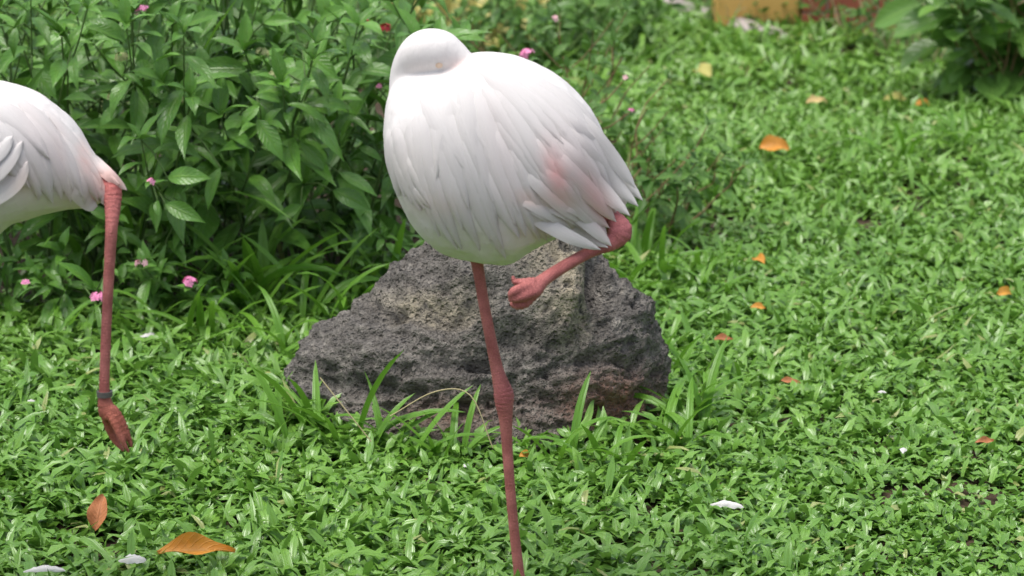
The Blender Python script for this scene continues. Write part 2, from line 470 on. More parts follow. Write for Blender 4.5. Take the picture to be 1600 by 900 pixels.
def build_lawn():
    parts = [lawn_patch(3.6, 5.2, 9600, 3, 0.047, 0.0145), lawn_patch(5.2, 7.0, 8000, 3, 0.053, 0.0145),
             lawn_patch(7.0, 9.5, 5200, 2, 0.064, 0.0165), lawn_patch(9.5, 12.2, 2900, 2, 0.080, 0.020)]
    V, F, UVs, T, off = [], [], [], [], 0
    for a, b, c, d in parts:
        V.append(a); F.append(b + off); UVs.append(c); T.append(d); off += len(a)
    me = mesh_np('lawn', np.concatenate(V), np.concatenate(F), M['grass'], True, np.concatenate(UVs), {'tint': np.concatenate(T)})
    o = obj('lawn_grass', me)
    tag(o, 'short broad bladed green grass carpeting the ground', 'grass', kind='stuff')
    print('lawn quads', len(me.polygons))
build_lawn()

# ------------------------------------------------------------------ tubes, leaves
def tube(pts, radii, sides=8, cap=True):
    pts = [Vector(p) for p in pts]
    n = len(pts); V = []; F = []
    prev = None
    for i, p in enumerate(pts):
        d = (pts[min(i + 1, n - 1)] - pts[max(i - 1, 0)]).normalized()
        if prev is None:
            a = Vector((0, 1, 0)) if abs(d.y) < 0.9 else Vector((1, 0, 0))
            s = d.cross(a).normalized()
        else:
            s = (prev - d * prev.dot(d)).normalized()
        prev = s
        u = d.cross(s)
        r = radii[i]
        for k in range(sides):
            t = 2 * math.pi * k / sides
            V.append(p + (s * math.cos(t) + u * math.sin(t)) * r)
    F = grid_faces(n, sides, True)
    return V, F

def spline(pts, k):
    """Catmull-Rom through points (tuples of any length), k samples per span"""
    P = [np.array(p, float) for p in pts]
    P = [2 * P[0] - P[1]] + P + [2 * P[-1] - P[-2]]
    out = []
    for i in range(1, len(P) - 2):
        for j in range(k):
            t = j / k
            a, b, c, d = P[i - 1], P[i], P[i + 1], P[i + 2]
            out.append(0.5 * (2 * b + (c - a) * t + (2 * a - 5 * b + 4 * c - d) * t * t + (3 * b - a - 3 * c + d) * t ** 3))
    out.append(P[-2])
    return out

def tube_obj(name, pts, radii, mat, parent, sides=6):
    V, F = tube(pts, radii, sides)
    return obj(name, mesh_np(name, [tuple(v) for v in V], F, mat), parent)

def leaf_mesh(name, mat, width=0.36, peak=0.42, droop=0.5, fold=0.18, quilt=0.014, nl=9, wave=0.0, sharp=1.3, seed=0, veins=8):
    """unit-length leaf along +X, normal +Z"""
    r = random.Random(seed)
    V, UVs = [], []
    cols = (-1, -0.5, 0, 0.5, 1)
    x = z = 0.0; ang = droop * 0.35
    for i in range(nl + 1):
        t = i / nl
        if t < peak: wd = math.sin(0.5 * math.pi * (t / peak)) ** 0.8
        else: wd = max(0.0, math.cos(0.5 * math.pi * ((t - peak) / (1 - peak)))) ** sharp
        wd = max(wd, 0.03) * width * 0.5
        for c in cols:
            q = -quilt * abs(c) * math.sin(t * veins * math.pi) if abs(c) == 0.5 else 0
            zz = abs(c) * wd * fold * 2 + q + (wave * math.sin(t * 11 + c * 2 + seed) * abs(c))
            V.append((x - math.sin(ang) * zz, c * wd, z + math.cos(ang) * zz)); UVs.append((t, 0.5 + 0.5 * c))
        x += math.cos(ang) / nl; z += math.sin(ang) / nl
        ang -= droop / nl * (1 + 0.4 * r.uniform(-1, 1))
    return mesh_np(name, V, grid_faces(nl + 1, 5), mat, True, UVs)

def leaf_set(prefix, mat, n=5, seed=0, **kw):
    r = random.Random(seed)
    out = []
    for i in range(n):
        k = dict(kw)
        k['droop'] = kw.get('droop', 0.6) * r.uniform(0.4, 1.6)
        k['fold'] = kw.get('fold', 0.18) * r.uniform(0.5, 1.5)
        k['width'] = kw.get('width', 0.36) * r.uniform(0.85, 1.15)
        out.append(leaf_mesh(prefix, mat, seed=seed + i, **k))
    return out

def place(me, name, parent, origin, p, d, up=(0, 0, 1), size=0.1, roll=0.0, wscale=1.0):
    x = Vector(d).normalized()
    z = Vector(up); z = z - x * z.dot(x)
    if z.length < 1e-3: z = Vector((0, -1, 0.3)); z = z - x * z.dot(x)
    z.normalize()
    y = z.cross(x)
    R = Matrix((x, y, z)).transposed() @ Matrix.Rotation(roll, 3, 'X')
    o = bpy.data.objects.new(name, me)
    COL.objects.link(o)
    o.parent = parent
    S = Matrix.Diagonal((size, size * wscale, size))
    o.matrix_basis = Matrix.Translation(Vector(p) - Vector(origin)) @ (R @ S).to_4x4()
    return o

LV_PENTAS = leaf_set('pentas_leaf', M['pentas'], 6, 1, width=0.36, droop=0.9, fold=0.16, wave=0.012)
LV_SMALL = leaf_set('small_leaf', M['smallleaf'], 5, 20, width=0.46, droop=0.5, nl=6, quilt=0.008)
LV_BIG = leaf_set('glossy_leaf', M['bigleaf'], 5, 40, width=0.46, peak=0.55, droop=0.6, quilt=0.006, sharp=0.8)
LV_YEL = leaf_set('yellow_leaf', M['yellowleaf'], 4, 60, width=0.42, droop=0.9)

def floret_cluster(name, mat, centre_mat, n, r, seed, parent, origin, p, petal=0.009):
    """domed head of five-petalled star florets, one mesh"""
    q = random.Random(seed)
    V, F = [], []
    for i in range(n):
        t = math.acos(1 - q.random() * 0.95); a = q.uniform(0, 6.283)
        nrm = Vector((math.sin(t) * math.cos(a), math.sin(t) * math.sin(a), math.cos(t)))
        c = nrm * r * q.uniform(0.85, 1.1); c.z *= 0.7
        s = nrm.orthogonal().normalized(); u = nrm.cross(s)
        # tube
        b0 = len(V)
        for k in range(4):
            e = s * math.cos(k * 1.571) + u * math.sin(k * 1.571)
            V += [tuple(c * 0.25 + e * 0.0008), tuple(c + e * 0.0012)]
        for k in range(4):
            k2 = (k + 1) % 4
            F.append((b0 + 2 * k, b0 + 2 * k2, b0 + 2 * k2 + 1, b0 + 2 * k + 1))
        a0 = q.uniform(0, 6)
        for k in range(5):
            e = s * math.cos(a0 + k * 1.2566) + u * math.sin(a0 + k * 1.2566)
            f = nrm.cross(e)
            b = len(V)
            V += [tuple(c), tuple(c + e * petal * 0.6 + f * petal * 0.33 + nrm * petal * 0.12),
                  tuple(c + e * petal + nrm * petal * 0.02), tuple(c + e * petal * 0.6 - f * petal * 0.33 + nrm * petal * 0.12)]
            F.append((b, b + 1, b + 2, b + 3))
    me = mesh_np(name, V, F, mat)
    o = obj(name, me, parent)
    o.location = Vector(p) - Vector(origin)
    o.rotation_euler = (q.uniform(-0.5, 0.3), q.uniform(-0.4, 0.4), 0)
    return o

REG = []
def shrub(name, label, cat, group, base, n_stems, height, spread, leaf, leaves, stem_mat, seed, pairs=5, branches=3,
          lean=(0, 0), flowers=(), max_leaf=290, stem_r=0.006, leafy_from=0.05, droop=(-0.9, 0.1), stem_start=0.06):
    q = random.Random(seed)
    B = Vector(base)
    root = empty(name, B, label, cat, group)
    count = 0
    twigs = []
    def leaves_along(pts, frm, npairs, size):
        nonlocal count
        a0 = q.uniform(0, 3.14)
        for k in range(npairs):
            t = frm + (1 - frm) * (k + 0.5) / npairs
            f = t * (len(pts) - 1); i = min(int(f), len(pts) - 2)
            p = Vector(pts[i]).lerp(Vector(pts[i + 1]), f - i)
            ax = (Vector(pts[i + 1]) - Vector(pts[i])).normalized()
            s = ax.orthogonal().normalized(); u = ax.cross(s)
            for h in (0, 1):
                if count >= max_leaf: return
                a = a0 + k * 1.57 + h * math.pi + q.uniform(-0.35, 0.35)
                out = s * math.cos(a) + u * math.sin(a)
                d = out + ax * q.uniform(0.1, 0.7) + Vector((0, -0.25, q.uniform(*droop)))
                sz = size * q.uniform(0.6, 1.25) * (1.0 if k < npairs - 1 else 0.75)
                place(q.choice(leaves), 'leaf', root, B, p + d.normalized() * 0.008, d, (q.uniform(-.4, .4), q.uniform(-1.0, .1), 1), sz, q.uniform(-0.35, 0.35), q.uniform(0.6, 0.98) * (1.2 if leaves is LV_BIG else 1))
                count += 1
        # tip rosette
        ax = (Vector(pts[-1]) - Vector(pts[-2])).normalized()
        for k in range(4):
            if count >= max_leaf: return
            a = a0 + k * 1.57 + 0.4
            s = ax.orthogonal().normalized(); u = ax.cross(s)
            d = (s * math.cos(a) + u * math.sin(a)) + ax * q.uniform(0.5, 1.1)
            place(q.choice(leaves), 'leaf', root, B, pts[-1], d, (0, -0.3, 1), size * q.uniform(0.35, 0.65), q.uniform(-0.3, 0.3))
            count += 1
    for s_ in range(n_stems):
        a = 2 * math.pi * (s_ + q.uniform(-0.35, 0.35)) / n_stems
        sp = spread * q.uniform(0.45, 1.1); hh = height * q.uniform(0.72, 1.08)
        o0 = Vector((math.cos(a), math.sin(a), 0)) * stem_start * q.uniform(0.3, 1)
        pts = []
        for k in range(7):
            t = k / 6
            pts.append(B + o0 + Vector((math.cos(a) * sp * t ** 1.4 + lean[0] * t * t, math.sin(a) * sp * t ** 1.4 + lean[1] * t * t, hh * t * (1 - 0.12 * t)))
                       + Vector((q.gauss(0, .012), q.gauss(0, .012), 0)) * (1 if k else 0) + Vector((0, 0, -0.02 if k == 0 else 0)))
        rel = [p - B for p in pts]
        tube_obj('stem', rel, [stem_r * (1 - 0.65 * k / 6) for k in range(7)], stem_mat, root, 5)
        twigs.append(pts)
        leaves_along(pts, leafy_from + 0.1, pairs, leaf)
        for b in range(branches):
            i = q.choice((1, 2, 3, 4, 5)) ; p0 = pts[i]
            aa = a + q.uniform(-1.6, 1.6) if q.random() < 0.6 else -1.57 + q.uniform(-0.9, 0.9)
            ln = height * q.uniform(0.22, 0.42)
            bp = [p0 + Vector((math.cos(aa) * ln * 0.75 * t, math.sin(aa) * ln * 0.75 * t, ln * (0.55 * t + 0.25 * t * t))) for t in (0, .33, .66, 1)]
            tube_obj('stem', [p - B for p in bp], [stem_r * .5, stem_r * .42, stem_r * .35, stem_r * .25], stem_mat, root, 4)
            leaves_along(bp, 0.25, max(2, pairs // 2), leaf * 0.9)
            twigs.append(bp)
    for (fp, mat, n, r, kind) in flowers:
        fp = Vector(fp)
        # stalk from nearest twig point
        best = min((p for tw in twigs for p in tw), key=lambda p: (p - fp).length + (2 if p.z > fp.z else 0))
        midp = best.lerp(fp, 0.5) + Vector((0, 0, -0.01))
        tube_obj('flower_stalk', [best - B, midp - B, fp - B], [0.0022, 0.002, 0.0016], M['stem'] if kind != 'woody' else M['woody'], root, 5)
        floret_cluster('flower_head', mat, None, n, r, q.randint(0, 9999), root, B, fp)
        for k in range(3):
            a = k * 2.1 + q.random()
            place(q.choice(leaves), 'leaf', root, B, fp - Vector((0, 0, r)), (math.cos(a), math.sin(a), 0.2), (0, -0.2, 1), leaf * 0.45, 0)
    REG.append((root, B, twigs))
    return root

# ------------------------------------------------------------------ the rock
def build_rock():
    Y0 = 5.44
    prof = [(374, 800, 842), (377, 745, 880), (383, 686, 895), (395, 655, 918), (415, 626, 940), (440, 604, 958), (465, 580, 975), (485, 560, 988), (500, 542, 998), (518, 518, 1008),
            (540, 494, 1018), (565, 468, 1026), (600, 456, 1036), (650, 448, 1044), (700, 448, 1050), (760, 452, 1046)]
    rows = []
    for py, l, r in prof:
        a, b = U(l, py, Y0), U(r, py, Y0)
        rows.append((a.z, a.x, b.x))
    rows = np.array(rows)[::-1]
    nz, na = 190, 420
    zz = np.linspace(rows[0, 0], rows[-1, 0], nz)
    lx, rx = np.interp(zz, rows[:, 0], rows[:, 1]), np.interp(zz, rows[:, 0], rows[:, 2])
    zt = rows[-1, 0]
    tt = np.clip((zz + 0.05) / (zt + 0.05), 0, 1)
    hd = 0.31 * np.sqrt(np.clip(1.03 - tt ** 1.7, 0.001, 1))
    th = np.linspace(0, 2 * np.pi, na, endpoint=False)
    ct, stt = np.cos(th), np.sin(th)
    e = 1.08
    cx = np.sign(ct) * np.abs(ct) ** e; cy = np.sign(stt) * np.abs(stt) ** e
    X = ((lx + rx) / 2)[:, None] + ((rx - lx) / 2)[:, None] * cx[None]
    Yc = 5.53 + 0.03 * tt
    Y = Yc[:, None] + hd[:, None] * cy[None]
    Z = np.repeat(zz[:, None], na, 1)
    V = np.stack([X.ravel(), Y.ravel(), Z.ravel()], 1)
    # cap
    top = np.array([[(lx[-1] + rx[-1]) / 2, Yc[-1], zt + 0.004]])
    F = grid_faces(nz, na, True)
    V = np.concatenate([V, top]); ti = len(V) - 1
    tris = [((nz - 1) * na + j, (nz - 1) * na + (j + 1) % na, ti, ti) for j in range(na)]
    # normals (analytic enough: from centre axis)
    C = np.array([-0.05, 5.55, 0.02])
    N = V - C; N[:, 2] *= 1.3
    N /= np.linalg.norm(N, axis=1)[:, None]
    warp = V + 0.06 * np.stack([fbm(V, 6, 3, 1), fbm(V, 6, 3, 2), fbm(V, 6, 3, 3)], 1)
    strat = V * np.array([0.55, 0.8, 1.5])
    big = fbm(warp, 4.0, 3, 40)
    ridg = 1 - np.abs(fbm(strat + 0.03 * big[:, None], 9.0, 4, 50))
    disp = 0.026 * big + 0.026 * (ridg - 0.7) + 0.008 * fbm(strat, 34, 3, 60)
    wl = worley(warp, 22, 5)
    disp -= 0.020 * np.clip(0.42 - wl, 0, 1) / 0.42 * (fbm(V, 6, 2, 77) > -0.1)
    wl2 = worley(warp, 60, 8)
    disp -= 0.009 * np.clip(0.45 - wl2, 0, 1) / 0.45
    dep = V[:, 1] * CP - (V[:, 2] - CAM_H) * SP
    vx = 800 + FPX * V[:, 0] / dep; vy = 450 - FPX * (V[:, 1] * SP + (V[:, 2] - CAM_H) * CP) / dep
    front = np.clip((5.62 - V[:, 1]) / 0.06, 0, 1)
    def near(px, py, Y, r, sx=1.0, sz=1.0):
        k = r / 1.32e-3
        return np.exp(-((vx - px) / (k * sx)) ** 2 - ((vy - py) / (k * sz)) ** 2) * front
    # knobs and hollows seen on the right shoulder
    disp += 0.045 * near(842, 405, 5.55, 0.045, 1, 1.0)
    disp += 0.050 * near(888, 440, 5.50, 0.030, 0.8, 1.2)
    disp += 0.070 * near(868, 488, 5.45, 0.045, 1, 1.3)
    disp -= 0.13 * near(928, 432, 5.50, 0.032, 0.8, 1.5)
    disp -= 0.045 * near(945, 480, 5.45, 0.035)
    disp += 0.030 * near(975, 500, 5.5, 0.05)
    disp -= 0.022 * near(655, 488, 5.45, 0.05, 2.0, 0.35)
    disp += 0.008 * near(620, 515, 5.45, 0.06, 2.0, 0.4)
    disp -= 0.035 * near(800, 520, 5.45, 0.05, 1.2, 0.6)
    disp -= 0.03 * near(560, 600, 5.45, 0.05, 1.5, 0.6)
    disp += 0.03 * near(740, 440, 5.45, 0.07, 1.5, 0.5)
    disp -= 0.035 * near(720, 560, 5.40, 0.05, 1.6, 0.5)
    disp -= 0.030 * near(905, 563, 5.40, 0.03, 1.8, 0.6)
    disp += 0.030 * near(950, 590, 5.40, 0.09)
    disp += 0.025 * near(600, 560, 5.40, 0.08)
    disp -= 0.035 * near(690, 640, 5.40, 0.09, 2.2, 0.5)
    edge = np.clip((V[:, 2] + 0.02) / 0.08, 0.2, 1)
    V = V + N * (disp * edge)[:, None]
    li = np.clip(near(662, 472, 5.45, 0.055, 1.4, 0.5) * 1.0 + near(845, 405, 5.5, 0.045) + 0.8 * near(872, 480, 5.45, 0.045, 1.0, 1.2) + 0.8 * near(888, 440, 5.45, 0.03) + 0.35 * near(740, 480, 5.45, 0.04) + near(895, 512, 5.4, 0.035) * .7, 0, 1)
    ru = np.clip(near(960, 635, 5.4, 0.085, 1.2, 0.7) * 1.1 + 0.4 * near(700, 650, 5.4, 0.1, 1.5, .5), 0, 1)
    q = np.array(F)
    me = bpy.data.meshes.new('rock')
    me.from_pydata(V.tolist(), [], [tuple(f) for f in F] + [t[:3] for t in tris])
    me.polygons.foreach_set('use_smooth', np.ones(len(me.polygons), bool))
    for nm, a in (('lichen', li), ('rust', ru)):
        at = me.attributes.new(nm, 'FLOAT', 'POINT'); at.data.foreach_set('value', a.astype(np.float32))
    me.materials.append(M['rock'])
    o = obj('rock', me)
    tag(o, 'large dark grey pitted volcanic rock behind the sleeping flamingo', 'rock')
    return o
build_rock()

# ------------------------------------------------------------------ flamingos
def smooth_np(V, E, it, lam, wgt=None):
    n = len(V)
    deg = np.bincount(E.ravel(), minlength=n).astype(float)[:, None]
    for k in range(it):
        S = np.zeros_like(V)
        for c in range(3):
            S[:, c] = np.bincount(E[:, 0], V[E[:, 1], c], n) + np.bincount(E[:, 1], V[E[:, 0], c], n)
        d = S / deg - V
        V = V + d * (lam if wgt is None else lam * wgt[:, None])
    return V

def loft_body(stations, Y, k=4):
    """stations: (top px,py, bottom px,py, half depth m, depth shift m) -> closed surface"""
    S = spline(stations, k)
    rings = []
    ns = 36
    V = []
    for s in S:
        a, b = U(s[0], s[1], Y), U(s[2], s[3], Y)
        c = (a + b) / 2; h = (a - b) / 2
        for j in range(ns):
            t = 2 * math.pi * j / ns
            e = 0.92
            ct = math.copysign(abs(math.cos(t)) ** e, math.cos(t)); st = math.copysign(abs(math.sin(t)) ** e, math.sin(t))
            V.append(c + h * ct + Vector((0, 1, 0)) * (s[4] * st + s[5]))
    F = [tuple(f) for f in grid_faces(len(S), ns, True)]
    n = len(V)
    V.append(sum((V[j] for j in range(ns)), Vector()) / ns); V.append(sum((V[n - ns + j] for j in range(ns)), Vector()) / ns)
    F += [(j, n, (j + 1) % ns) for j in range(ns)]
    F += [(n - ns + j, n - ns + (j + 1) % ns, n + 1) for j in range(ns)]
    return V, F

def closed_tube(pts, radii, sides=14):
    V, F = tube(pts, radii, sides)
    F = [tuple(f) for f in F]
    n = len(V)
    V.append(Vector(pts[0])); V.append(Vector(pts[-1]))
    F += [(j, n, (j + 1) % sides) for j in range(sides)]
    F += [(n - sides + j, n - sides + (j + 1) % sides, n + 1) for j in range(sides)]
    return V, F

def fuse(pieces, voxel):
    bm = bmesh.new()
    for V, F in pieces:
        vs = [bm.verts.new(v) for v in V]
        for f in F:
            try: bm.faces.new([vs[i] for i in f])
            except ValueError: pass
    bmesh.ops.recalc_face_normals(bm, faces=bm.faces)
    me = bpy.data.meshes.new('tmp'); bm.to_mesh(me); bm.free()
    o = bpy.data.objects.new('tmp', me); COL.objects.link(o)
    md = o.modifiers.new('r', 'REMESH'); md.mode = 'VOXEL'; md.voxel_size = voxel
    bpy.context.view_layer.update()
    dg = bpy.context.evaluated_depsgraph_get()
    m2 = bpy.data.meshes.new_from_object(o.evaluated_get(dg))
    bpy.data.objects.remove(o); bpy.data.meshes.remove(me)
    return m2

def chain(px_list, k=5):
    """px_list (px,py,Y,r) -> smooth 3D pts + radii"""
    P = [(*U(a, b, Y), r) for a, b, Y, r in px_list]
    S = spline(P, k)
    return [Vector(s[:3]) for s in S], [max(0.001, s[3]) for s in S]

def seg_dist(V, pts):
    """distance from verts to polyline and arc length along it"""
    best = np.full(len(V), 9.0); al = np.zeros(len(V)); acc = 0.0
    for a, b in zip(pts[:-1], pts[1:]):
        a_, b_ = np.array(a), np.array(b); d = b_ - a_; L = np.linalg.norm(d)
        if L < 1e-9: continue
        t = np.clip(((V - a_) @ d) / (L * L), 0, 1)
        dist = np.linalg.norm(V - (a_ + t[:, None] * d), axis=1)
        m = dist < best
        best[m] = dist[m]; al[m] = acc + t[m] * L; acc += L
    return best, al

WHITE = np.array([0.69, 0.668, 0.652])
PINK = np.array([0.80, 0.36, 0.33])
LEG = np.array([0.52, 0.18, 0.165])

class Bird:
    def __init__(s, name, label, Y, stations, soft, legs, blobs, voxel, base, tints, headtint=(), wrinkles=()):
        s.Y = Y; s.tints = tints; s.bald = [c[2:] for c in soft]
        s.root = empty(name, base, label, 'flamingo', 'flamingos on the lawn')
        s.base = Vector(base)
        pieces = [loft_body(stations, Y)]
        for c in soft:
            pieces.append(closed_tube(*chain(c), 20))
        legch = []
        for c in legs:
            p, r = chain(c, 6); legch.append((p, r)); pieces.append(closed_tube(p, r, 14))
        pieces += blobs
        me = fuse(pieces, voxel)
        n = len(me.vertices)
        V = np.zeros(n * 3); me.vertices.foreach_get('co', V); V = V.reshape(-1, 3)
        E = np.zeros(len(me.edges) * 2, np.int32); me.edges.foreach_get('vertices', E); E = E.reshape(-1, 2)
        skin = np.zeros(n); along = np.zeros(n); bd = np.full(n, 9.0)
        for p, r in legch:
            d, a = seg_dist(V, p)
            rr = np.interp(a, np.concatenate([[0], np.cumsum([(q2 - q1).length for q1, q2 in zip(p[:-1], p[1:])])]), r)
            on = d < rr * 1.25 + 0.002
            skin[on] = 1; m = d < bd; along[m] = a[m]; bd = np.minimum(bd, d)
        s.skin0 = skin.copy()
        V = smooth_np(V, E, 14, 0.5, 1 - skin)
        V = smooth_np(V, E, 2, 0.35, skin)
        sk = smooth_np(np.repeat(skin[:, None], 3, 1), E, 2, 0.5)[:, 0]
        # plumage relief, only where feathered
        me.vertices.foreach_set('co', V.ravel()); me.update()
        Nn = np.zeros(n * 3); me.vertices.foreach_get('normal', Nn); Nn = Nn.reshape(-1, 3)
        fl = np.stack([V[:, 0] + 0.35 * V[:, 2], V[:, 1], V[:, 2] * 0.32], 1)
        V = V + Nn * ((0.0022 * fbm(fl, 26, 2, 90) + 0.0005 * fbm(V, 60, 2, 91)) * (1 - sk) * np.clip(s.soft_mask(V), 0.08, 1))[:, None]
        for c, r_ in wrinkles:
            g = np.exp(-((V - np.array(c)) ** 2).sum(1) / r_ ** 2) * sk
            V = V + Nn * (g * 0.0011 * np.sin(along * 850 + 2 * vnoise(V, 60, 8)))[:, None]
        V = V - np.array(base)
        me.vertices.foreach_set('co', V.ravel())
        me.polygons.foreach_set('use_smooth', np.ones(len(me.polygons), bool))
        W = V + np.array(base)
        colr = s.colour(W)
        legc = LEG[None] * (1 + 0.12 * vnoise(W, 30, 4)[:, None]) 
        for (c, r, col, k) in headtint:
            g = np.exp(-(((W - np.array(c)) ** 2).sum(1)) / r ** 2)[:, None] * k
            colr = colr * (1 - g) + np.array(col) * g
            legc = legc * (1 - g) + np.array(col) * g
        colr = colr * (1 - sk[:, None]) + legc * sk[:, None]
        c4 = np.ones((n, 4), np.float32); c4[:, :3] = np.clip(colr, 0, 1)
        me.attributes.new('tone', 'FLOAT_COLOR', 'POINT').data.foreach_set('color', c4.ravel())
        me.attributes.new('skin', 'FLOAT', 'POINT').data.foreach_set('value', sk.astype(np.float32))
        me.attributes.new('along', 'FLOAT', 'POINT').data.foreach_set('value', along.astype(np.float32))
        me.materials.clear(); me.materials.append(M['bird'])
        me.name = 'body'
        s.body = obj('body', me, s.root)
        tri = [tuple(p.vertices) for p in me.polygons]
        s.bvh = BVHTree.FromPolygons([Vector(v) for v in W], tri)
        print(name, 'verts', n)
    def soft_mask(s, W):
        m = np.ones(len(W))
        for c in s.bald:
            d, _ = seg_dist(W, [U(a, b, Y) for a, b, Y, r in c])
            m *= np.clip((d - 0.045) / 0.02, 0, 1)
        return m
    def colour(s, W):
        c = np.repeat(WHITE[None], len(W), 0)
        dep = W[:, 1] * CP - (W[:, 2] - CAM_H) * SP
        vx = 800 + FPX * W[:, 0] / dep; vy = 450 - FPX * (W[:, 1] * SP + (W[:, 2] - CAM_H) * CP) / dep
        k_ = s.Y / FPX * 1.04
        for (px, py, r, sx, sy, ang, k, col) in s.tints:
            dx, dz = (vx - px) * k_, (vy - py) * k_
            ca, sa = math.cos(ang), math.sin(ang)
            a = (dx * ca + dz * sa) / (r * sx); b = (-dx * sa + dz * ca) / (r * sy)
            g = np.clip(np.exp(-(a * a + b * b)) * k, 0, 1)[:, None]
            c = c * (1 - g) + np.array(col) * g
        return c
    def hit(s, px, py):
        d = ray(px, py).normalized()
        h = s.bvh.ray_cast(Vector((0, 0, CAM_H)), d)
        return h[0], h[1]
    def feather(s, px, py, du, dv, Lpx, Wpx, base=0.001, lift=0.006, curl=0.0, camber=0.0034, nl=9, name='feather'):
        p, nrm = s.hit(px, py)
        if p is None: return None
        sc = p.y / FPX * 1.03
        d = Vector((du, 0, -dv)).normalized()
        L, Wd = Lpx * sc, Wpx * sc
        V, UVs = [], []
        cols = (-1, -0.6, 0, 0.6, 1)
        st = L / nl
        for i in range(nl + 1):
            t = i / nl
            d = d - nrm * d.dot(nrm)
            if d.length < 1e-6: return None
            d.normalize()
            side = nrm.cross(d)
            wd = Wd * 0.5 * min(1, 0.45 + (t / 0.35) * 0.55) * max(0.0, 1 - max(0, (t - 0.45) / 0.55) ** 1.7) ** 0.8
            wd = max(wd, 0.0008)
            for c in cols:
                q = p + side * (c * wd)
                h = s.bvh.find_nearest(q)
                qq, qn = (h[0], h[1]) if h[0] is not None else (q, nrm)
                off = 0.0004 + (base + lift * t ** 1.6) * (1 - 0.85 * abs(c) ** 3) + camber * (1 - c * c) * min(1, t * 3) * (1 - 0.6 * t) - (0.0035 if t == 0 else 0)
                V.append(tuple(qq + qn * off - s.base)); UVs.append((t, 0.5 + 0.5 * c))
            p2 = p + d * st + Vector((curl * st * t, 0, 0))
            h = s.bvh.find_nearest(p2)
            if h[0] is None: return None
            nd = (h[0] - p)
            p, nrm = h[0], h[1]
            if nd.length > 1e-6: d = nd.normalized() * 0.6 + d * 0.4
        V = np.array(V)
        me = mesh_np('feather', V, grid_faces(nl + 1, 5), M['feather'], True, UVs, None, {'tone': s.colour(V + np.array(s.base))})
        return obj(name, me, s.root)
    def free_feather(s, pts, Wpx, name='feather', camber=0.10, nl=12, tip=0.5, nrm=Vector((0.0, -1, 0.35))):
        """pts: (px,py,dy) spline; ribbon facing roughly nrm"""
        ctl, lastY = [], None
        for k, (a, b, dy) in enumerate(pts):
            h, _ = s.hit(a, b)
            lift = (-0.006, 0.004, 0.006, 0.008, 0.008)[k]
            if h is not None and s.Y + dy - h.y > -0.12: Yk = min(h.y - lift, s.Y + 0.02) if k == 0 else h.y - lift
            else: Yk = (lastY if lastY is not None else s.Y + dy) + 0.006
            if lastY is not None: Yk = min(max(Yk, lastY - 0.05), lastY + 0.05)
            lastY = Yk
            ctl.append(tuple(U(a, b, Yk)))
        S = spline(ctl, max(3, nl // (len(pts) - 1)))
        S = [Vector(q) for q in S]
        n = len(S)
        Wd = Wpx * s.Y / FPX * 1.03
        V, UVs = [], []
        for i, p in enumerate(S):
            t = i / (n - 1)
            d = (S[min(i + 1, n - 1)] - S[max(i - 1, 0)]).normalized()
            z = (nrm - d * nrm.dot(d)).normalized(); y = z.cross(d)
            wd = 0.5 * Wd * min(1, 0.4 + t / 0.3 * 0.6) * max(0, 1 - max(0, (t - 1 + tip) / tip) ** 2.2) ** 0.7
            wd = max(wd, 0.0006)
            for c in (-1, -0.6, 0, 0.6, 1):
                V.append(tuple(p + y * (c * wd) + z * (camber * Wd * (1 - c * c)) - s.base)); UVs.append((t, 0.5 + 0.5 * c))
        V = np.array(V)
        me = mesh_np(name, V, grid_faces(n, 5), M['feather'], True, UVs, None, {'tone': s.colour(V + np.array(s.base))})
        return obj(name, me, s.root)

def web_foot(c, fwd, r=0.006, L=0.085):
    """three splayed toes joined by web plates, lying on the ground; returns pieces"""
    out = []
    f = Vector(fwd).normalized(); sdir_ = Vector((-f.y, f.x, 0))
    tips = []
    for a in (-0.62, 0.0, 0.62):
        d = f * math.cos(a) + sdir_ * math.sin(a)
        p = [c + Vector((0, 0, 0.008)), c + d * L * 0.5 + Vector((0, 0, 0.008)), c + d * L + Vector((0, 0, 0.004))]
        out.append(closed_tube(p, [r * 1.1, r * 0.9, r * 0.5], 8)); tips.append(c + d * L * 0.88)
    for a, b in ((0, 1), (1, 2)):
        V = []
        for z in (0.001, 0.008):
            V += [c + Vector((0, 0, z)), tips[a] + Vector((0, 0, z)), (tips[a] + tips[b]) * 0.5 * 0.9 + c * 0.1 + Vector((0, 0, z)), tips[b] + Vector((0, 0, z))]
        out.append((V, [(0, 1, 2, 3), (7, 6, 5, 4), (0, 4, 5, 1), (1, 5, 6, 2), (2, 6, 7, 3), (3, 7, 4, 0)]))
    return out

# ---- sleeping flamingo in front of the rock
YB = 4.47
foot = G(817, 965, 0.0); YB = foot.y
st1 = [(601, 178, 600, 200, .012, 0), (604, 158, 601, 222, .045, 0), (612, 138, 606, 258, .08, 0), (630, 121, 621, 302, .11, 0), (662, 112, 648, 352, .13, 0), (700, 104, 690, 390, .145, 0),
       (740, 84, 742, 407, .152, 0), (800, 86, 795, 408, .152, -.005), (852, 105, 830, 386, .145, -.01), (893, 134, 862, 366, .13, -.015), (922, 165, 888, 358, .112, -.02),
       (943, 205, 915, 352, .09, -.025), (958, 243, 938, 343, .065, -.03), (972, 272, 958, 330, .04, -.03), (984, 293, 975, 320, .018, -.03)]
neck1 = [(660, 250, YB, .04), (640, 195, YB + .02, .030), (630, 148, YB + .02, .024), (637, 108, YB + .018, .028), (660, 83, YB + .005, .037), (688, 80, YB - .005, .036), (711, 88, YB - .01, .026), (733, 99, YB - .012, .016), (760, 108, YB, .008)]
YL = YB - 0.06
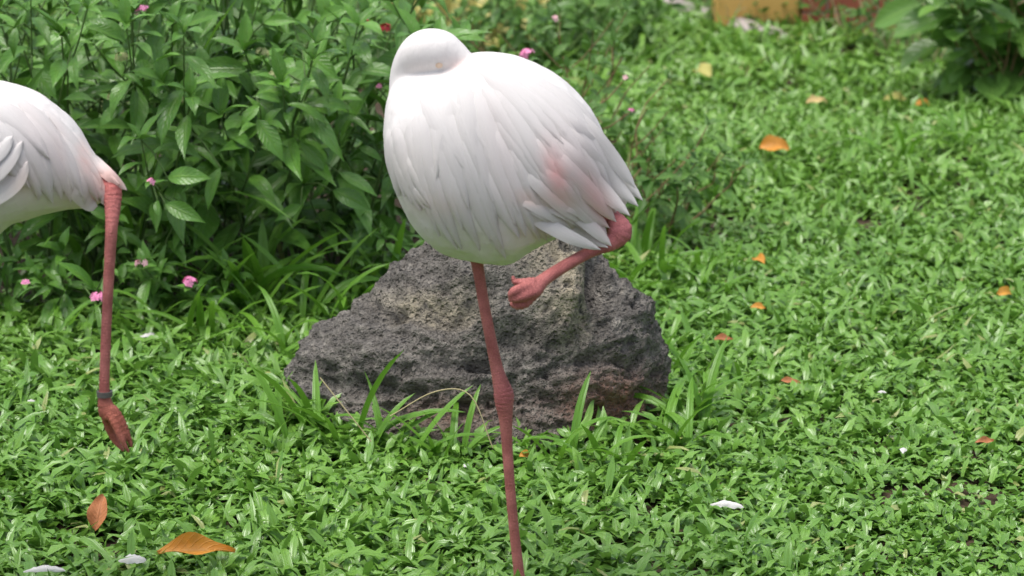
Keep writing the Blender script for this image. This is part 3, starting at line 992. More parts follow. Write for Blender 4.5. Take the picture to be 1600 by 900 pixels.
leg_up = [(942, 330, YB - .05, .010), (962, 346, YB - .07, .0165), (968, 362, YB - .075, .0215), (955, 378, YB - .08, .0155), (925, 392, YB - .095, .0108), (885, 414, YB - .13, .0106), (850, 437, YB - .16, .0115), (834, 453, YB - .175, .0148), (820, 466, YB - .185, .012)]
toe_a = [(838, 448, YB - .17, .008), (818, 450, YB - .195, .0082), (803, 455, YB - .205, .0076), (796, 464, YB - .203, .0050)]
toe_b = [(832, 462, YB - .18, .009), (820, 474, YB - .190, .0084), (807, 477, YB - .190, .0074), (797, 472, YB - .188, .0046)]
toe_c = [(835, 440, YB - .175, .008), (814, 441, YB - .178, .0066), (804, 440, YB - .180, .0050), (801, 430, YB - .180, .0028)]
leg_dn = [(738, 380, YB, .018), (745, 408, YB, .0110), (757, 480, YB, .0098), (774, 565, YB, .0108), (782, 597, YB, .0140), (787, 615, YB, .0172), (788, 632, YB, .0160), (790, 652, YB, .0125), (792, 690, YB, .0100), (797, 760, YB, .0092), (804, 835, YB, .0092), (812, 905, YB, .0100), (816, 955, YB, .0110), (817, 963, YB, .0110)]
tints1 = [(870, 275, .030, .6, 1.5, -0.25, .95, (0.84, 0.42, 0.40)), (932, 312, .034, .6, 1.7, -0.5, .85, (0.84, 0.48, 0.46)), (905, 250, .05, .8, 1.5, -0.5, .18, (0.85, 0.6, 0.58)),
          (790, 260, .06, .5, 2.0, -0.2, .14, (0.84, 0.62, 0.62)), (680, 322, .03, 1.6, .7, 0, .45, (0.70, 0.56, 0.45)), (830, 312, .02, 1.5, .6, 0.2, .5, (0.74, 0.45, 0.36)), (880, 312, .02, 1.5, .7, 0.3, .5, (0.74, 0.48, 0.38)),
          (722, 102, .013, 1.6, .7, -0.4, .5, (0.75, 0.45, 0.40)), (640, 270, .05, 1, 1, 0, .25, (0.76, 0.69, 0.6)), (740, 390, .12, 1.5, .5, 0, .3, (0.74, 0.72, 0.60))]
bird1 = Bird('flamingo', 'white flamingo asleep on one leg in front of the rock, head tucked on its back', YB, st1, [neck1], [leg_dn, leg_up, toe_a, toe_b, toe_c, [(836, 455, YB - .18, .010), (820, 462, YB - .200, .0084), (805, 466, YB - .203, .0076), (795, 468, YB - .200, .0048)]],
             web_foot(foot, (-1, -0.15, 0)), 0.0028, foot, tints1,
             [(U(966, 358, YB - .07), .032, (0.72, 0.25, 0.27), .95), (U(788, 615, YB), .035, (0.50, 0.15, 0.16), .6)],
             [(U(966, 360, YB - .07), .035), (U(788, 622, YB), .03), (U(820, 462, YB - .18), .03)])
# eye with its pale orange rim
def eye_part(bird, px, py, r):
    p, n_ = bird.hit(px, py)
    if p is None: return
    n_ = Vector(n_)
    for nm, rad, off, c1 in (('eye_rim', r * 1.5, 0.0004, (0.76, 0.60, 0.46)), ('eye', r * 0.45, 0.0018, (0.10, 0.05, 0.02))):
        s_ = n_.orthogonal().normalized(); u_ = n_.cross(s_)
        V = [tuple(p + n_ * (off + rad * 0.35) - bird.base)]
        for ring, rr in ((0, 0.6), (1, 1.0)):
            for k in range(12):
                a = k * math.pi / 6
                V.append(tuple(p + (s_ * math.cos(a) + u_ * math.sin(a)) * rad * rr + n_ * (off + rad * 0.35 * (1 - rr ** 2)) - bird.base))
        F = [(0, 1 + k, 1 + (k + 1) % 12) for k in range(12)]
        F2 = [(1 + k, 13 + k, 13 + (k + 1) % 12, 1 + (k + 1) % 12) for k in range(12)]
        me = bpy.data.meshes.new(nm); me.from_pydata(V, [], F + F2)
        me.polygons.foreach_set('use_smooth', np.ones(len(me.polygons), bool))
        mt = plain(nm + '_skin', c1, tuple(c * 0.85 for c in c1), 200, 0.45 if nm == 'eye' else 0.8, 0.1)
        me.materials.append(mt)
        obj(nm, me, bird.root)
eye_part(bird1, 686, 102, 0.0042)

def flow1(px, py):
    """lie of the plumage in the picture plane: down at the breast, towards the tail behind"""
    k = np.clip((px - 620) / 330, 0, 1)
    ang = math.radians(80 - 34 * k ** 1.3 - 10 * np.clip((190 - py) / 110, 0, 1) * np.clip((px - 680) / 100, 0, 1))
    return math.cos(ang), math.sin(ang)

def lay_rows(bird, rows, flow, seed):
    q = random.Random(seed)
    for (x0, y0, x1, y1, n, Lp, Wp, base, lift) in rows:
        order = list(range(n)); q.shuffle(order)
        for i in order:
            t = (i + 0.5) / n
            px = x0 + (x1 - x0) * t + q.uniform(-6, 6); py = y0 + (y1 - y0) * t + q.uniform(-7, 7)
            du, dv = flow(px, py)
            a = q.gauss(0, 0.07); du, dv = du * math.cos(a) - dv * math.sin(a), du * math.sin(a) + dv * math.cos(a)
            bird.feather(px, py, du, dv, Lp * q.uniform(0.85, 1.15), Wp * q.uniform(0.85, 1.15), base + q.uniform(0, 0.0012), lift * q.uniform(0.7, 1.3))
# rows laid from the tail forwards so that front rows overlap
rows1 = [(790, 275, 935, 225, 9, 135, 25, .0006, .0024), (715, 252, 905, 172, 15, 170, 26, .0010, .0024), (660, 226, 870, 132, 16, 190, 27, .0014, .0024),
         (628, 184, 820, 108, 13, 200, 32, .0017, .0020), (652, 148, 770, 98, 7, 180, 36, .0020, .0012)]
lay_rows(bird1, rows1, flow1, 5)
# roll of breast feathers at the bend of the wing
for (a, b, du, dv, L, W_) in [(609, 198, .4, 1, 110, 22), (618, 196, .45, 1, 120, 24), (611, 208, .5, 1, 100, 20), (614, 222, .6, 1, 100, 20), (618, 236, .7, 1, 95, 20), (622, 250, .75, 1, 85, 20), (628, 264, .8, .9, 70, 18), (632, 235, .6, 1, 95, 18), (640, 282, .9, .7, 55, 18)]:
    bird1.feather(a, b, du, dv, L, W_ * 1.5, .002, .003, camber=.004)
# loose feathers over the raised thigh, and the wing and tail tips
for pts, W_ in [([(870, 150, -.12), (922, 203, -.12), (960, 250, -.12), (993, 294, -.12)], 24), ([(840, 150, -.12), (902, 206, -.12), (960, 266, -.12), (1004, 313, -.12)], 26), ([(856, 178, -.12), (908, 230, -.12), (955, 282, -.12), (997, 322, -.12)], 26), ([(840, 190, -.12), (893, 246, -.12), (940, 296, -.12), (984, 337, -.12)], 28), ([(828, 205, -.12), (880, 258, -.12), (928, 308, -.12), (962, 346, -.12)], 28), ([(815, 222, -.12), (862, 276, -.12), (905, 324, -.12), (947, 366, -.12)], 28), ([(835, 235, -.12), (880, 285, -.12), (915, 325, -.12), (952, 356, -.12)], 24), ([(800, 235, -.12), (842, 286, -.12), (885, 325, -.12), (925, 352, -.12)], 26), ([(806, 314, -.12), (848, 330, -.12), (900, 360, -.12), (950, 387, -.12)], 24), ([(812, 322, -.12), (846, 346, -.12), (890, 370, -.12), (938, 390, -.12)], 22), ([(835, 316, -.12), (876, 328, -.12), (918, 352, -.12), (946, 378, -.12)], 22), ([(852, 312, -.12), (892, 322, -.12), (926, 342, -.12), (948, 366, -.12)], 20), ([(820, 330, -.12), (850, 352, -.12), (885, 370, -.12), (918, 382, -.12)], 16), ([(870, 320, -.12), (905, 340, -.12), (932, 362, -.12), (955, 384, -.12)], 20), ([(795, 300, -.12), (830, 318, -.12), (870, 340, -.12), (905, 362, -.12)], 20)]:
    bird1.free_feather(pts, W_)

# ---- walking flamingo at the left edge
YW = 4.12
wf = G(-95, 985, 0.0); YW = wf.y
st2 = [(193, 292, 190, 297, .006, -.02), (182, 279, 176, 300, .022, -.02), (160, 257, 158, 313, .04, -.015), (138, 228, 138, 322, .06, -.01), (112, 193, 108, 326, .085, 0), (76, 161, 72, 331, .11, 0), (34, 140, 30, 345, .135, 0), (-10, 128, -15, 372, .15, 0),
       (-70, 120, -78, 392, .155, 0), (-130, 126, -138, 388, .15, 0), (-185, 148, -190, 362, .125, 0), (-228, 180, -232, 322, .09, 0), (-258, 212, -260, 285, .05, 0), (-272, 240, -272, 256, .015, 0)]
neck2 = [(-215, 240, YW, .05), (-268, 225, YW, .032), (-310, 170, YW - .01, .025), (-318, 90, YW - .01, .022), (-290, 0, YW - .01, .020), (-262, -90, YW - .01, .020), (-275, -170, YW - .01, .021), (-315, -210, YW - .01, .028), (-350, -212, YW - .01, .034), (-392, -196, YW - .01, .026), (-425, -178, YW - .01, .017), (-445, -145, YW - .01, .012), (-450, -110, YW - .01, .006)]
legA = [(158, 262, YW - .02, .012), (169, 280, YW - .03, .0155), (175, 296, YW - .04, .0165), (176, 325, YW - .055, .0135), (174, 360, YW - .07, .0105), (169, 450, YW - .07, .0092), (165, 540, YW - .07, .0090), (163, 605, YW - .07, .0092), (164, 630, YW - .07, .0125), (168, 644, YW - .07, .0150), (173, 655, YW - .072, .0110)]
toeA = [(168, 636, YW - .07, .0110), (179, 662, YW - .088, .0070), (190, 686, YW - .092, .0058), (202, 708, YW - .090, .0028)]
toeB = [(164, 638, YW - .06, .010), (169, 664, YW - .055, .0080), (180, 688, YW - .056, .0064), (195, 706, YW - .060, .0030)]
toeC = [(174, 638, YW - .075, .010), (189, 658, YW - .078, .0080), (199, 681, YW - .078, .0064), (207, 700, YW - .078, .0030)]
legB = [(-75, 370, YW, .018), (-78, 400, YW, .0120), (-82, 520, YW, .0110), (-86, 640, YW, .0120), (-88, 668, YW, .0175), (-89, 690, YW, .0160), (-91, 740, YW, .0110), (-94, 860, YW, .0100), (-95, 975, YW, .0110)]
tints2 = [(170, 288, .028, 1, 1, 0, .8, (0.80, 0.36, 0.30)), (183, 278, .03, 1, 1, 0, .4, (0.82, 0.55, 0.48)), (132, 252, .022, .5, 1.5, -0.1, .6, (0.82, 0.48, 0.42)), (95, 250, .03, .5, 2, -0.1, .4, (0.8, 0.6, 0.57)), (40, 290, .03, 1, 1.2, 0, .5, (0.76, 0.56, 0.46)), (60, 220, .05, .6, 1.6, -0.3, .22, (0.82, 0.62, 0.6)), (110, 300, .03, .8, .8, 0, .4, (0.76, 0.55, 0.46)), (40, 335, .1, 1.5, .5, 0, .3, (0.74, 0.72, 0.60))]
tt0 = U(175, 660, YW - .07); tt1 = U(-440, -120, YW)
bird2 = Bird('flamingo', 'walking flamingo cut off by the left edge, lifted leg with a dark ring', YW, st2, [neck2], [legA, toeA, toeB, toeC, legB], web_foot(wf, (-1, -0.1, 0)), 0.0034, wf, tints2,
             [(U(172, 290, YW - .04), .03, (0.66, 0.2, 0.18), .8), (tt0, .05, (0.42, 0.13, 0.07), .9), (tt1, .05, (0.05, 0.03, 0.03), .95), (U(170, 460, YW), .10, (0.40, 0.15, 0.14), .6)], [(U(174, 310, YW - .05), .04), (U(175, 655, YW - .07), .04)])
def flow2(px, py):
    k = np.clip((px - 0) / 150, 0, 1)
    ang = math.radians(62 + 20 * k + 10 * np.clip((py - 200) / 80, 0, 1)) if px > -30 else math.radians(55)
    return math.cos(ang), math.sin(ang)
rows2 = [(0, 215, 140, 245, 8, 85, 25, .0008, .004), (-60, 190, 122, 208, 9, 120, 28, .0014, .004), (-160, 175, 85, 172, 10, 150, 32, .002, .004), (-190, 165, 30, 147, 8, 140, 36, .0026, .003)]
lay_rows(bird2, rows2, flow2, 8)
for pts, W_ in [([(-60, 300, -.165), (-30, 285, -.17), (5, 258, -.175), (36, 220, -.165)], 30), ([(-60, 320, -.165), (-20, 310, -.175), (20, 285, -.18), (44, 252, -.165)], 34), ([(-50, 270, -.165), (-25, 255, -.17), (0, 235, -.17), (20, 212, -.16)], 26),
                ([(120, 225, -.08), (150, 255, -.075), (172, 275, -.07), (198, 297, -.05)], 20), ([(100, 270, -.09), (120, 300, -.09), (140, 318, -.08), (152, 322, -.07)], 26)]:
    bird2.free_feather(pts, W_)
# the ring on its leg
rp = U(163.5, 615, YW - .07)
V_, F_ = [], []
for z_, r_ in ((-.0045, .0102), (-.0045, .0132), (.0045, .0132), (.0045, .0102)):
    for k in range(20):
        V_.append((rp.x - wf.x + r_ * math.cos(k * math.pi / 10), rp.y - wf.y + r_ * math.sin(k * math.pi / 10), rp.z - wf.z + z_))
F_ = [(a * 20 + k, a * 20 + (k + 1) % 20, ((a + 1) % 4) * 20 + (k + 1) % 20, ((a + 1) % 4) * 20 + k) for a in range(4) for k in range(20)]
obj('leg_ring', mesh_np('leg_ring', V_, F_, M['ring'], False), bird2.root)

# ------------------------------------------------------------------ flower bed: pentas shrubs
SH = 'pentas shrubs in the bed behind the rock'
def F3(px, py, Y): return U(px, py, Y)
pent = [
 # px of base, py of base, extra label, stems, height, spread, leaf, seed, flowers
 (60, 478, 'dark green pentas shrub at the left edge behind the walking flamingo', 7, .78, .26, .155, 101, [(F3(20, 18, 6.9), M['bud'], 10, .012, '')]),
 (215, 470, 'tall pentas shrub with a pink flower head at its top', 8, .86, .28, .155, 102, [(F3(221, 18, 6.3), M['pink'], 16, .020, ''), (F3(190, 90, 6.3), M['bud'], 14, .015, ''), (F3(178, 152, 6.25), M['bud'], 14, .014, '')]),
 (390, 462, 'dense pentas shrub with green buds left of the sleeping flamingo', 8, .84, .28, .175, 103, [(F3(410, 82, 6.35), M['bud'], 14, .015, ''), (F3(428, 118, 6.3), M['bud'], 10, .012, ''), (F3(282, 158, 6.3), M['bud'], 12, .014, '')]),
 (530, 440, 'large leaved pentas shrub with red flowers beside the sleeping head', 8, .74, .27, .175, 104, [(F3(568, 38, 6.7), M['red'], 12, .018, ''), (F3(602, 46, 6.7), M['red'], 14, .018, ''), (F3(590, 136, 6.6), M['pink'], 3, .010, '')]),
 (120, 425, 'pentas shrub in the second row at the far left', 8, .95, .32, .14, 105, []),
 (310, 410, 'tall pentas shrub in the second row behind the buds', 8, .95, .32, .14, 106, []),
 (480, 395, 'pentas shrub in the second row near the head', 8, .84, .30, .14, 107, []),
 (40, 372, 'added pentas shrub in the light-blocking back row at the left edge', 8, 1.05, .34, .14, 161, []),  # back row added to block horizon light and darken the gaps in front
 (200, 360, 'added pentas shrub in the light-blocking back row, second from the left', 8, 1.05, .34, .14, 162, []),
 (350, 352, 'added pentas shrub in the light-blocking back row, third from the left', 8, 1.0, .34, .14, 163, []),
 (480, 345, 'added pentas shrub in the light-blocking back row near the red flowers', 8, .85, .30, .14, 164, []),
 (640, 395, 'pentas shrub hidden behind the sleeping flamingo', 7, .48, .26, .12, 108, [(F3(822, 86, 6.8), M['pink'], 18, .020, '')]),
]
for px, py, lab, ns, h, sp, lf, seed, fl in pent:
    b = G(px, py)
    shrub('pentas_shrub', lab, 'shrub', SH, b, ns, h, sp, lf, LV_PENTAS, M['stem'], seed, pairs=5, branches=2, flowers=fl, lean=(0, -0.10), stem_start=0.14, max_leaf=299)
# single large leaves that stand out on the front of the bed
for a0_, b0_, a1_, b1_, Yh in [(402, 186, 442, 250, 6.2), (470, 222, 514, 270, 6.3), (26, 42, 19, 90, 6.25), (50, 108, 88, 154, 6.3), (190, 166, 152, 198, 6.2), (242, 205, 312, 246, 6.2), (193, 115, 222, 134, 6.2),
        (350, 212, 328, 252, 6.25), (405, 165, 374, 196, 6.2), (400, 148, 525, 126, 6.3), (472, 78, 528, 122, 6.35), (262, 278, 328, 276, 6.1), (258, 318, 318, 346, 6.1), (246, 313, 248, 340, 6.1), (345, 262, 324, 326, 6.15), (530, 270, 588, 306, 6.3),
        (520, 298, 582, 328, 6.3), (228, 30, 260, 4, 6.3), (412, 36, 466, 32, 6.3), (330, 120, 300, 190, 6.3), (120, 60, 75, 85, 6.3), (290, 40, 350, 22, 6.35), (500, 30, 548, 12, 6.5), (545, 175, 520, 215, 6.4), (565, 110, 540, 150, 6.5), (470, 320, 430, 345, 6.3), (560, 230, 600, 250, 6.5)]:
    pa, pb = U(a0_, b0_, Yh), U(a1_, b1_, Yh - 0.03)
    root_, B_, tws = min(REG, key=lambda r_: min((p - pa).length for tw_ in r_[2] for p in tw_))
    best = min((p for tw_ in tws for p in tw_), key=lambda p: (p - pa).length)
    tube_obj('petiole', [best - B_, best.lerp(pa, .5) - B_ + Vector((0, 0, .012)), pa - B_], [.0022, .002, .0016], M['stem'], root_, 5)
    place(rnd.choice(LV_PENTAS), 'leaf', root_, B_, pa, pb - pa, (rnd.uniform(-.3, .3), -0.9, 0.7), (pb - pa).length * 1.06, rnd.uniform(-.25, .25), rnd.uniform(0.8, 1.15))
# low young pentas in front
low = [(240, 500, 'small pentas plant with one pink floret beside the walking flamingo leg', .34, .10, 111, [(F3(236, 284, 6.0), M['pink'], 3, .008, '')]),
       (150, 520, 'low pentas plant with a pink flower head behind the thin leg', .20, .10, 112, [(F3(154, 466, 5.95), M['pink'], 16, .018, ''), (F3(40, 442, 6.0), M['pink'], 3, .007, '')]),
       (290, 515, 'low pentas plant with a bright pink flower head on the lawn edge', .18, .10, 113, [(F3(297, 442, 6.0), M['pink'], 16, .017, ''), (F3(221, 412, 6.0), M['palepink'], 8, .014, '')]),
       (50, 515, 'low leafy pentas plant at the left edge of the bed', .24, .11, 114, []),
       (640, 470, 'young pentas plant with bright leaves just left of the breast', .26, .085, 115, []),
       (545, 480, 'young pentas seedling with narrow leaves behind the rock', .20, .075, 116, [])]
for px, py, lab, h, lf, seed, fl in low:
    shrub('pentas_plant', lab, 'plant', 'young pentas plants along the bed edge', G(px, py), 5, h, .13, lf, LV_PENTAS, M['stem'], seed, pairs=4, branches=1, flowers=fl, max_leaf=90, stem_r=.004)
# twiggy small-leaved shrub behind the tail
tw = [(930, 385, 'twiggy small leaved shrub right behind the flamingo tail', .46, .26, 121, [(F3(985, 175, 6.9), M['pink'], 4, .010, 'woody'), (F3(978, 122, 6.9), M['palepink'], 2, .008, 'woody')]),
      (1015, 372, 'low twiggy shrub at the right end of the flower bed', .30, .20, 122, []),
      (880, 330, 'small leaved shrub above the flamingo back', .62, .26, 123, [(F3(868, 30, 7.8), M['palepink'], 5, .012, 'woody')])]
for px, py, lab, h, sp, seed, fl in tw:
    shrub('twiggy_shrub', lab, 'shrub', 'small leaved shrubs behind the flamingo', G(px, py), 11, h, sp, .072, LV_SMALL, M['woody'], seed, pairs=5, branches=2, flowers=fl, max_leaf=299, stem_r=.004, stem_start=.12)
# yellow-leaved plants and greenery farther back
shrub('variegated_shrub', 'yellow leaved shrub above the sleeping head, far back', 'shrub', None, G(700, 118), 9, .40, .34, .19, LV_YEL, M['woody'], 131, pairs=3, branches=2, max_leaf=110)
for px, py, lab, h, seed in [(650, 130, 'green leafy shrub beside the yellow leaved one', .28, 132), (860, 120, 'dark green shrub at the top of the picture above the back', .42, 133), (950, 95, 'low dark green shrub in front of the tree trunk', .25, 134), (560, 100, 'green shrub far back above the red flowers', .4, 135)]:
    shrub('leafy_shrub', lab, 'shrub', 'leafy shrubs at the back of the bed', G(px, py), 8, h, .36, .10, LV_SMALL, M['stem'], seed, pairs=5, branches=3, max_leaf=240)
# glossy shrub at the upper right
shrub('glossy_shrub', 'glossy broad leaved shrub at the upper right corner', 'shrub', None, G(1560, 165), 8, .55, .30, .20, LV_BIG, M['woody'], 141, pairs=5, branches=3, max_leaf=230, leafy_from=0.05)
shrub('glossy_shrub', 'second glossy shrub beyond the right edge of the picture', 'shrub', None, G(1680, 150), 8, .6, .32, .20, LV_BIG, M['woody'], 142, pairs=5, branches=3, max_leaf=230, leafy_from=0.05)
for i, (px, py, h, lab) in enumerate([(1330, 75, .3, 'thin weedy plant before the brick wall'), (1390, 90, .34, 'thin weedy plant left of the glossy shrub'), (1215, 62, .12, 'small weed against the pale edging stones'), (1290, 60, .2, 'small weed below the orange plinth'), (1155, 58, .2, 'leafy weed in front of the yellow wall'), (1450, 110, .3, 'thin weed touching the glossy shrub')]):
    shrub('weed', lab, 'plant', 'weeds near the wall', G(px, py), 6, h, .14, .07, LV_SMALL, M['straw'], 150 + i, pairs=4, branches=1, max_leaf=80, stem_r=.004)

# ------------------------------------------------------------------ tall grass tufts
def tuft(label, base, n, L, W, seed, el=(50, 85), bend=(30, 110), spread=0.03, group='tall grass tufts', face=None):
    q = np.random.default_rng(seed)
    if L < 0.25: L, W = L * 1.34, W * 1.05
    base = Vector(base)
    fx = (base.x - ROCK_C[0]) / 0.47
    if abs(fx) < 1:
        half = 0.37 * math.sqrt(1 - fx * fx)
        if abs(base.y - ROCK_C[1]) < half: base.y = ROCK_C[1] + math.copysign(half + 0.01, base.y - ROCK_C[1] - 0.02)
    B = Vector(base); B.z = float(ground_z(B.x, B.y)[0])
    root = empty('grass_tuft', B, label, 'grass tuft', group)
    for i in range(n):
        a = np.array([q.uniform(0, 6.283) if face is None else face + q.normal(0, 0.7)])
        one = lambda v: np.array([float(v)])
        V, F, UVs, T = blades(1, one(q.normal(0, spread)), one(q.normal(0, spread)), one(0.0), a, one(L * q.uniform(.6, 1.15)), one(W * q.uniform(.75, 1.2)), np.radians(one(q.uniform(*el))), np.radians(one(q.uniform(*bend))), 7, one(q.normal(0, .6)), one(q.random()), .25)
        obj('blade', mesh_np('blade', V, F, M['tuft'], True, UVs), root)
    return root
tl = [(560, 640, 9, .20, .017, 'lush grass tuft leaning on the left foot of the rock'), (505, 625, 8, .16, .016, 'broad grass tuft at the left end of the rock'), (450, 640, 8, .14, .016, 'grass tuft left of the rock on the lawn'),
      (625, 690, 7, .15, .015, 'grass tuft before the rock, left of the standing leg'), (720, 700, 7, .13, .014, 'grass tuft touching the rock left of the standing leg'), (670, 705, 7, .11, .014, 'short grass tuft between two others before the rock'),
      (885, 705, 7, .14, .015, 'grass tuft before the rock, right of the standing leg'), (965, 715, 8, .15, .016, 'grass tuft below the rusty patch of the rock'), (830, 715, 6, .10, .014, 'short grass tuft just right of the standing leg'),
      (1050, 680, 9, .17, .018, 'broad grass tuft at the right foot of the rock'), (1075, 620, 9, .16, .018, 'bright grass tuft right of the rock'), (1050, 560, 8, .17, .017, 'grass tuft at the right shoulder of the rock'), (1110, 570, 8, .14, .016, 'grass tuft on the lawn right of the rock'),
      (990, 480, 9, .18, .017, 'grass tuft behind the rock under the tail'), (1040, 450, 8, .18, .017, 'grass tuft behind the rock right of the tail'), (1000, 420, 8, .17, .017, 'grass tuft under the raised hock'), (1090, 440, 8, .15, .016, 'grass tuft at the bed end right of the hock'),
      (400, 520, 7, .36, .022, 'tall arching grass tuft before the dark bed'), (370, 480, 6, .34, .022, 'tall upright grass tuft in the bed'), (450, 545, 8, .19, .018, 'grass tuft on the bed edge left of the rock'), (330, 560, 8, .17, .017, 'grass tuft beside the white feather'), (540, 525, 7, .24, .018, 'grass tuft in the bed behind the left rock end'),
      (600, 480, 8, .24, .019, 'grass tuft behind the rock, left of the breast'), (640, 455, 7, .22, .018, 'grass tuft between rock and shrub'), (500, 480, 7, .26, .019, 'grass tuft inside the dark gap of the bed'), (250, 545, 8, .15, .016, 'grass tuft right of the thin leg'), (90, 555, 8, .14, .016, 'grass tuft at the left bed edge'),
      (340, 512, 7, .34, .021, 'arching grass tuft at the left of the dark gap'), (430, 506, 7, .36, .021, 'arching grass tuft in the middle of the dark gap'), (478, 522, 7, .30, .02, 'arching grass tuft right in front of the dark gap'), (385, 535, 7, .28, .02, 'arching grass tuft on the lawn edge before the dark gap'), (310, 500, 6, .26, .019, 'arching grass tuft behind the bright pink flowers'), (1120, 470, 7, .14, .015, 'grass tuft beside an orange leaf'), (1400, 260, 8, .26, .02, 'long grass tuft on the lawn before the glossy shrub'), (1500, 240, 8, .26, .02, 'long grass tuft right of another before the glossy shrub')]
for i, (px, py, n, L, W_, lab) in enumerate(tl):
    tuft(lab, G(px, py + (38 if 'rock' in lab and 'behind' not in lab else 0), 0.0), n, L, W_, 300 + i)
tuft('very tall arching grass in the shrub at the upper left', G(215, 490), 6, .85, .022, 401, (80, 88), (20, 130), .03)
tuft('tall grass rising through the pentas shrub', G(120, 480), 5, .7, .022, 402, (78, 88), (30, 120), .03)
# blades right in the dark gap, one wide upright
tuft('wide upright grass blades before the dark gap', G(400, 500), 4, .30, .030, 403, (80, 89), (10, 60), .02)

# runners: straw-coloured creeping stems across the rock foot
for i, (pts, lab) in enumerate([([(610, 650, 5.12), (680, 612, 5.10), (735, 618, 5.09), (770, 700, 5.07)], 'thin straw runner arching in front of the rock'), ([(500, 590, 5.12), (540, 640, 5.1), (580, 690, 5.09)], 'thin pale grass stem at the left of the rock')]):
    P = [Vector(p) for p in (tuple(s_) for s_ in spline([tuple(U(*p)) for p in pts], 6))]
    b = P[0].copy()
    V, F = tube([p - b for p in P], [0.0013] * len(P), 5)
    o = obj('grass_runner', mesh_np('grass_runner', [tuple(v) for v in V], F, M['straw'])); o.location = b
    tag(o, lab, 'grass stem', 'grass runners')

# ------------------------------------------------------------------ fallen leaves and moulted feathers
def fallen(name, label, px, py, length, mat, ang, tilt=0.15, width=0.4, seed=0, z=0.055, curl=0.6, pitch=0.0, wave=0.05):
    p = G(px, py, z)
    me = leaf_mesh(name, mat, width=width, droop=(0.28 if 'curled fallen leaf at' in label else curl), fold=(0.6 if 'curled fallen leaf at' in label else 0.4), wave=wave, seed=seed, nl=12, sharp=0.9)
    d = Vector((math.cos(ang) * math.cos(pitch), math.sin(ang) * math.cos(pitch), math.sin(pitch)))
    c = p - d * length * 0.5
    x = d; zz = Vector((0, -tilt, 1)); zz = (zz - x * zz.dot(x)).normalized(); yy = zz.cross(x)
    o = obj(name, me)
    o.matrix_world = Matrix.Translation(c) @ (Matrix((x, yy, zz)).transposed() @ Matrix.Diagonal((length, length, length))).to_4x4()
    tag(o, label, 'leaf', 'fallen leaves on the lawn')
    return o
fl_ = [('orange curled fallen leaf at the lower left', 306, 862, .142, 'orange', 0.10, .75, .29, 1), ('upright brown fallen leaf at the lower left', 155, 800, .075, 'brown', 1.3, .9, .5, 2), ('orange fallen leaf far back on the right lawn', 1210, 232, .10, 'orange', 0.1, .8, .62, 3),
       ('orange fallen leaf in the middle of the right lawn', 1186, 408, .06, 'orange', 2.0, 1.0, .5, 4), ('orange fallen leaf at the right edge', 1570, 458, .055, 'orange', 0.5, 1.0, .5, 5), ('small orange leaf half hidden in the right lawn', 1185, 481, .04, 'orange', 0.0, .7, .5, 6),
       ('reddish brown fallen leaf right of the rock', 1130, 531, .05, 'brown', 0.1, .6, .4, 7), ('pale yellow fallen leaf on the far lawn', 1098, 115, .13, 'yellowleaf', 2.0, 1.0, .5, 8), ('tan curled fallen leaf on the far lawn', 1276, 160, .10, 'tan', 0.6, .6, .35, 9),
       ('yellowish dry leaf left of the rock', 417, 610, .06, 'tan', 1.5, 1.0, .3, 10), ('small orange leaf before the glossy shrub', 1442, 163, .06, 'orange', 0.1, .7, .5, 11), ('pale green fallen leaf before the glossy shrub', 1400, 155, .10, 'yellowleaf', 0.3, .7, .35, 12),
       ('tiny orange leaf right of the standing leg', 822, 712, .03, 'orange', 0.2, .8, .6, 13), ('brown dry leaf near the lower right', 1540, 690, .05, 'brown', 0.3, .8, .3, 14), ('small brown leaf at the right of the rock', 1235, 597, .05, 'brown', -0.3, .7, .3, 15)]
for lab, px, py, L, mt, a, ti, wd, sd_ in fl_:
    fallen('fallen_leaf', lab, px, py, L, M[mt], a, ti, wd, sd_, pitch=(1.0 if 'upright' in lab else 0.0), z=(0.062 if 'curled fallen leaf at' in lab else 0.085 if 'far' in lab else 0.042))

def moulted(label, px, py, length, ang, W_=0.3, seed=0, tilt=0.6, z=0.052):
    p = G(px, py, z)
    q = random.Random(seed)
    nl = 12; V, UVs = [], []
    for i in range(nl + 1):
        t = i / nl
        wd = W_ * 0.5 * min(1, 0.15 + t * 2.2) * max(0, 1 - max(0, (t - .55) / .45) ** 2) ** .6 + 0.004
        for c in (-1, -.5, 0, .5, 1):
            V.append((t - .5, c * wd * q.uniform(.55, 1.15), 0.10 * math.sin(t * 3.1) + 0.12 * wd * (1 - c * c) * 4 + q.uniform(-.006, .006))); UVs.append((t, .5 + .5 * c))
    me = mesh_np('moulted_feather', V, grid_faces(nl + 1, 5), M['feather'], True, UVs, None, {'tone': np.repeat(WHITE[None], len(V), 0)})
    x = Vector((math.cos(ang), math.sin(ang), 0)); zz = Vector((0, -tilt, 1)).normalized(); zz = (zz - x * zz.dot(x)).normalized(); yy = zz.cross(x)
    o = obj('moulted_feather', me)
    o.matrix_world = Matrix.Translation(p) @ (Matrix((x, yy, zz)).transposed() @ Matrix.Diagonal((length,) * 3)).to_4x4()
    tag(o, label, 'feather', 'moulted feathers on the lawn')
for i, (lab, px, py, L, a, W_) in enumerate([('white downy feather beside the walking flamingo leg', 232, 531, .075, 0.2, .4), ('white feather on the lower right lawn', 1136, 791, .065, -0.25, .28), ('small downy feather on the right lawn', 1411, 705, .03, 1.4, .5),
                                            ('white feather by the orange leaf at the lower left', 207, 876, .05, 0.1, .45), ('white feather at the bottom left edge', 70, 893, .075, 0.05, .22), ('tiny downy feather before the rock', 728, 728, .016, 1.0, .7), ('tiny white feather at the far left', 48, 628, .022, 0.4, .5), ('tiny white feather on the right lawn near the rock', 1378, 613, .02, -.3, .4)]):
    moulted(lab, px, py, L, a, W_, i)

